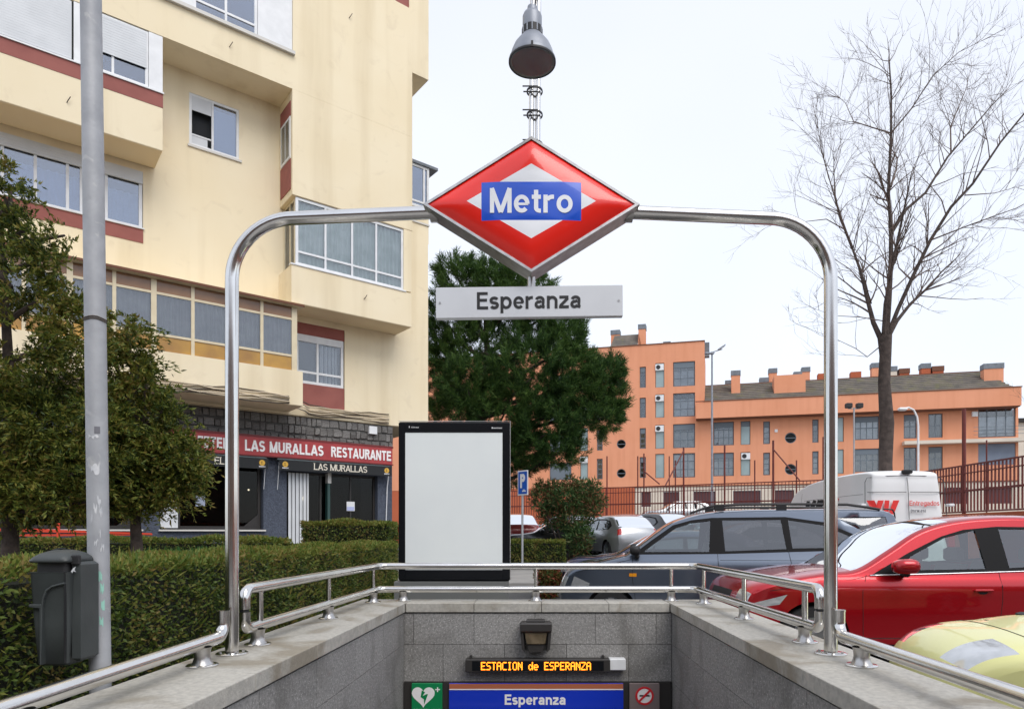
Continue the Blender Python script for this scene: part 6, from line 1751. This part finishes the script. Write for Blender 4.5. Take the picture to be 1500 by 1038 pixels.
cypress('large olive green cypress at the left edge, partly behind the lamp post', (b0, 7.0, .12), [(0,0,0),(0,0,1.5),(-.05,.05,3.0),(-.1,0,4.6)],
    [lob(*a, bx_=b0) for a in ((-25,270,35,50),(8,290,22,34),(40,335,26,28),(75,375,34,36),(-10,380,60,70),(55,440,48,46),(95,345,18,22),(100,500,50,46),(20,520,80,70),(20,640,110,80),(90,600,60,66),(-60,600,90,110),(70,700,84,60),(120,690,60,52),(150,640,45,50),(30,735,50,32),(130,735,40,26),(15,270,14,24),(62,350,10,20))], 4700, 1)
b1 = at(205, 780, 7.5).x
cypress('smaller olive green cypress between the lamp post and the restaurant sign', (b1, 7.5, .12), [(0,0,0),(-.03,0,1.2),(-.12,0,2.6)],
    [lob(*a, Y=7.5, bx_=b1) for a in ((185,480,22,24),(200,520,22,30),(170,550,34,42),(215,560,24,22),(190,610,52,46),(232,650,48,36),(180,680,60,48),(262,665,34,26),(225,700,48,34),(290,672,18,14),(255,715,26,18),(165,735,44,20),(150,480,10,24),(240,600,16,14))], 2700, 2)

# stone pine: clumps of needles on boughs
pb_ = at(702, 780, 25)
pt = thing('pine_tree', 'large dark green pine behind the advertising panel and the name plate', 'tree', (pb_.x, 25, .52))
m = MB(); m.tube([(0,0,-.3),(.1,0,1.5),(-.1,.1,3),(0,0,5),(.3,0,7.5),(.2,0,9)], [.26,.23,.21,.18,.12,.05], 12); m.build('trunk', G['wood'], pt, smooth='auto')
lobes = []
for px, py, rx, rz_, dY in ((700,430,62,44,0),(655,470,40,46,.6),(760,440,52,42,-.4),(670,405,30,22,0),(735,415,34,24,0),(810,490,46,40,-.3),(640,540,34,60,.8),(700,530,70,60,.3),(780,560,66,60,-.8),(840,560,44,42,-.5),(880,560,28,24,-.3),(893,548,14,20,-.2),(860,620,44,26,-.4),(885,612,20,22,-.4),(900,590,12,22,-.4),(660,620,46,44,.4),(740,610,60,56,-.6),(800,640,48,44,-.9),(760,665,40,30,-.4),(820,665,30,22,-.6),(745,690,26,18,-.2),(850,590,30,30,-.6),(690,580,40,40,-1.2),(645,700,26,50,.6),(790,470,30,26,-.2),(825,520,30,30,-.8)):
    p = at(px, py, 25); lobes.append(((p.x-pb_.x, dY, p.z-.52), (rx*.025, rx*.025*.8, rz_*.025)))
C = []; D = []; limbs = MB()
for (c, r) in lobes:
    limbs.tube([(0,0,max(2, c[2]-1.3)), (c[0]*.5, c[1]*.5, c[2]-.8), tuple(c)], [.10,.07,.03], 6)
    nc = int(26+115*(r[0]*r[2])**.9)
    P, U = in_ell(nc, c, r, .45); k = 84
    up = U*.8; up[:, 2] += .65; up /= np.linalg.norm(up, axis=1, keepdims=True)
    for j in range(nc):
        ln = rng.uniform(.25, .45)
        tpos = rng.uniform(0, 1, k)
        pos = P[j] + up[j]*(tpos*ln)[:, None] + rng.normal(size=(k, 3))*.035
        dr = up[j]*.9 + rng.normal(size=(k, 3))*.55
        C.append(pos); D.append(dr)
limbs.build('boughs', G['wood'], pt, smooth='auto')['kind'] = 'stuff'
C = np.concatenate(C); D = np.concatenate(D); n = len(C)
leaf_obj('crown', C, D, rng.uniform(.14, .26, n), .019, LM['pine'], pt)

def shrub(name, label, base, lobes, n, L, Wd, mm, stems=6, cat='shrub'):
    t = thing(name, label, cat, base)
    m = MB()
    for k in range(stems):
        a = 2*math.pi*k/stems; c, r = lobes[k % len(lobes)]
        m.tube([(.06*math.cos(a), .06*math.sin(a), -.1), (c[0]*.5+.1*math.cos(a), c[1]*.5, c[2]*.5), (c[0]+r[0]*.3*math.cos(a), c[1]+r[1]*.3*math.sin(a), c[2])], [.03,.02,.008], 5)
    m.build('stems', G['wood'], t)['kind'] = 'stuff'
    vol = np.array([r[0]*r[1]*r[2] for _, r in lobes])**.8; vol /= vol.sum(); C = []; D = []
    for (c, r), f in zip(lobes, vol):
        P, U = in_ell(int(n*f), c, r, .2); C.append(P); D.append(U*.5+rng.normal(size=P.shape)*.6+np.array([0,0,.35]))
    C = np.concatenate(C); D = np.concatenate(D)
    leaf_obj('foliage', C, D, rng.uniform(.7, 1.3, len(C))*L, Wd, mm, t)
    return t
def blob(px, py, rx, rz_, Y, base, dY=0):
    p = at(px, py, Y); return ((p.x-base[0], dY, p.z-base[2]), (rx*Y/1000, rx*Y/1000*.8, rz_*Y/1000))
b = (at(832, 780, 24).x, 24.2, .36)
shrub('shrub', 'tall loose green shrub with reddish tips beside the parking sign', b, [blob(*a, 24, b, d) for a, d in (((830,728,34,20),0),((792,712,8,12),0),((835,703,8,10),.1),((872,712,9,12),0),((884,735,8,12),0),((862,730,22,24),.2),((795,730,20,24),0),((840,760,30,26),.1),((848,790,22,26),-.3),((810,755,22,20),.3),((850,712,18,12),0),((812,712,16,10),0),((868,745,14,18),0))], 10500, .17, .038, LM['bush'], 9)
b = (at(803, 780, 14.6).x, 14.6, .06)
shrub('shrub', 'small reddish shrub just beyond the rear railing, left of the people carrier', b, [blob(*a, 14.6, b) for a in ((803,842,20,14),(800,865,18,16),(815,852,12,12))], 5000, .07, .025, LM['redbush'], 5)

# bare winter tree
tb = Vector((at(1299, 780, 16).x, 16.0, gz(16)))
tr = thing('bare_tree', 'tall leafless winter tree rising behind the white van', 'tree', tuple(tb))
def tp(px, py, dY=0):
    p = at(px, py, 16+dY*0); return Vector((p.x-tb.x, dY, p.z-tb.z))
m = MB()
m.tube([tp(1302,873), tp(1299,760), tp(1297,680), tp(1299,620), tp(1295,560), tp(1297,520), tp(1296,492)], [.20,.165,.15,.16,.135,.13,.16], 14)
tk = m.build('trunk', mat('grey brown bark', (.095,.072,.062), .95, c2=(.05,.038,.033), ns=9, bump=.9, bs=24), tr, smooth='auto')
twigs = MB()
random.seed(21)
ntw = [0]
def branch(p, d, length, r, depth):
    if ntw[0] > 14000: return
    ntw[0] += 1
    n = 4 if depth > 1 else 5
    pts = [p]; dd = d.copy(); seg = length/n; radii = [r]
    for i in range(n):
        dd = (dd + Vector((random.gauss(0,.13), random.gauss(0,.13), random.gauss(.03,.10)))).normalized()
        pts.append(pts[-1] + dd*seg); radii.append(r*(1-(i+1)/n*.72))
    twigs.tube(pts, radii, 4 if r < .02 else 6, cap=False)
    if depth <= 0 or r < .0028: return
    k = random.randint(2, 4)
    for i in range(k):
        t_ = random.uniform(.25, 1.0); idx = min(n-1, int(t_*n)); q = pts[idx].lerp(pts[idx+1], t_*n-idx)
        ax = Vector((random.gauss(0,1), random.gauss(0,1), random.gauss(0,1))).normalized()
        nd = (dd + ax.cross(dd).normalized()*random.uniform(.45,.95) + Vector((0,0,random.uniform(-.05,.25)))).normalized()
        branch(q, nd, length*random.uniform(.42,.72), max(.003, radii[idx]*random.uniform(.42,.6)), depth-1)
main = [
 ([(1292,500),(1283,470),(1277,430),(1272,390),(1262,350),(1255,320)], .065, .3),
 ([(1262,350),(1252,300),(1250,260),(1255,210),(1262,170)], .032, .5),
 ([(1262,350),(1240,310),(1220,270),(1200,225),(1190,200)], .022, -.4),
 ([(1294,500),(1289,450),(1293,390),(1299,330),(1300,290)], .055, -.5),
 ([(1298,495),(1303,440),(1307,380),(1308,330),(1305,280),(1310,190),(1311,130),(1309,80)], .070, .1),
 ([(1310,190),(1290,170),(1272,150),(1268,110),(1262,85)], .018, .6),
 ([(1310,190),(1330,165),(1350,130),(1375,110),(1400,105)], .018, -.6),
 ([(1300,492),(1312,455),(1330,410),(1352,360),(1378,315),(1405,285),(1440,230),(1480,180),(1510,150)], .055, -.4),
 ([(1308,340),(1335,300),(1370,270),(1410,210),(1450,165),(1490,120),(1520,90)], .040, .5),
 ([(1415,205),(1420,160),(1435,130),(1455,90),(1468,55)], .020, .3),
 ([(1352,360),(1390,352),(1430,345),(1470,325)], .018, -.8),
 ([(1302,492),(1322,465),(1350,435),(1385,405),(1415,375),(1450,345)], .050, .6),
 ([(1395,300),(1430,303),(1455,300)], .014, -.2),
 ([(1292,505),(1275,520),(1262,505),(1240,490),(1200,470)], .014, .3),
 ([(1296,470),(1255,468),(1215,470),(1180,465)], .014, -.3),
 ([(1283,440),(1262,420),(1245,395),(1220,385)], .014, -.6),
 ([(1309,270),(1330,230),(1345,200),(1340,160),(1330,110)], .022, .8),
 ([(1255,320),(1230,300),(1200,300),(1175,285)], .016, .2),
]
known = []
for P, r_, dy in main:
    n = len(P); pts = []
    d0 = 0.0
    if P[0][1] <= 480 and known:
        d0 = min(known, key=lambda q: (q[0]-P[0][0])**2+(q[1]-P[0][1])**2)[2]
    for i, (x, y) in enumerate(P):
        f = i/(n-1); pts.append(tp(x, y, d0+dy*f*2.0))
        if i: 
            for g in (0, .25, .5, .75): known.append((P[i-1][0]+(x-P[i-1][0])*(g+.25), P[i-1][1]+(y-P[i-1][1])*(g+.25), d0+dy*2*((i-1+g+.25)/(n-1))))
    radii = [r_*(1-.8*i/(n-1)) for i in range(n)]
    mb = MB(); mb.tube(pts, radii, 8); mb.build('limb', G['twig'] if r_ < .03 else tk.data.materials[0], tr, smooth='auto')
    tot = sum((pts[i+1]-pts[i]).length for i in range(n-1))
    for k in range(int(4+tot*4.6) if r_ > .017 else 3):
        t_ = random.uniform(.22, 1); idx = min(n-2, int(t_*(n-1))); q = pts[idx].lerp(pts[idx+1], t_*(n-1)-idx); d = (pts[idx+1]-pts[idx]).normalized()
        ax = Vector((random.gauss(0,1), random.gauss(0,1), random.gauss(0,1))).normalized()
        nd = (d*.7 + ax.cross(d).normalized()*random.uniform(.5,1.0)+Vector((0,0,.12))).normalized()
        branch(q, nd, random.uniform(.6,1.5), max(.006, radii[idx]*.42), 2)
    branch(pts[-1], (pts[-1]-pts[-2]).normalized(), .55, max(radii[-1], .007), 2)
twigs.build('twigs', G['twig'], tr, smooth=False)['kind'] = 'stuff'
# twig tips of another tree reaching in at the right edge
tr2 = thing('bare_tree', 'leafless tree standing mostly outside the right edge, its twig tips reaching in', 'tree', (14.9, 18.2, .25))
m = MB(); m.tube([(0,0,0),(.1,0,3),(0,.1,6)], [.14,.11,.05], 10); m.build('trunk', G['wood'], tr2, smooth='auto')
twigs = MB(); ntw[0] = 13300
for k in range(16):
    branch(Vector((0,0,random.uniform(3,6))), Vector((random.uniform(-1,1), random.uniform(-1,1), .7)).normalized(), 1.3, .03, 3)
twigs.build('twigs', G['twig'], tr2)['kind'] = 'stuff'

# housing across the street behind the viewpoint (out of view, added to darken reflections)
m = MB(); wall_holes(m, -40, 60, 0, 14, [(-38+4*i, -36+4*i, 1.4+3*j, 3.0+3*j) for i in range(24) for j in range(4)], depth=.2)
o = m.build('street_background', mat('brown brick facade', (.26,.15,.10), .9, c2=(.22,.13,.09), ns=1)); o['kind'] = 'structure'; o.location = (20, -32, 0); o.rotation_euler = (0, 0, R(180))
m = MB(); m.box(-39.5, 59.5, .6, 12, 0, 13.9); o = m.build('street_background_interior', G['dim_room']); o['kind'] = 'structure'; o.location = (20, -32, 0); o.rotation_euler = (0, 0, R(180))
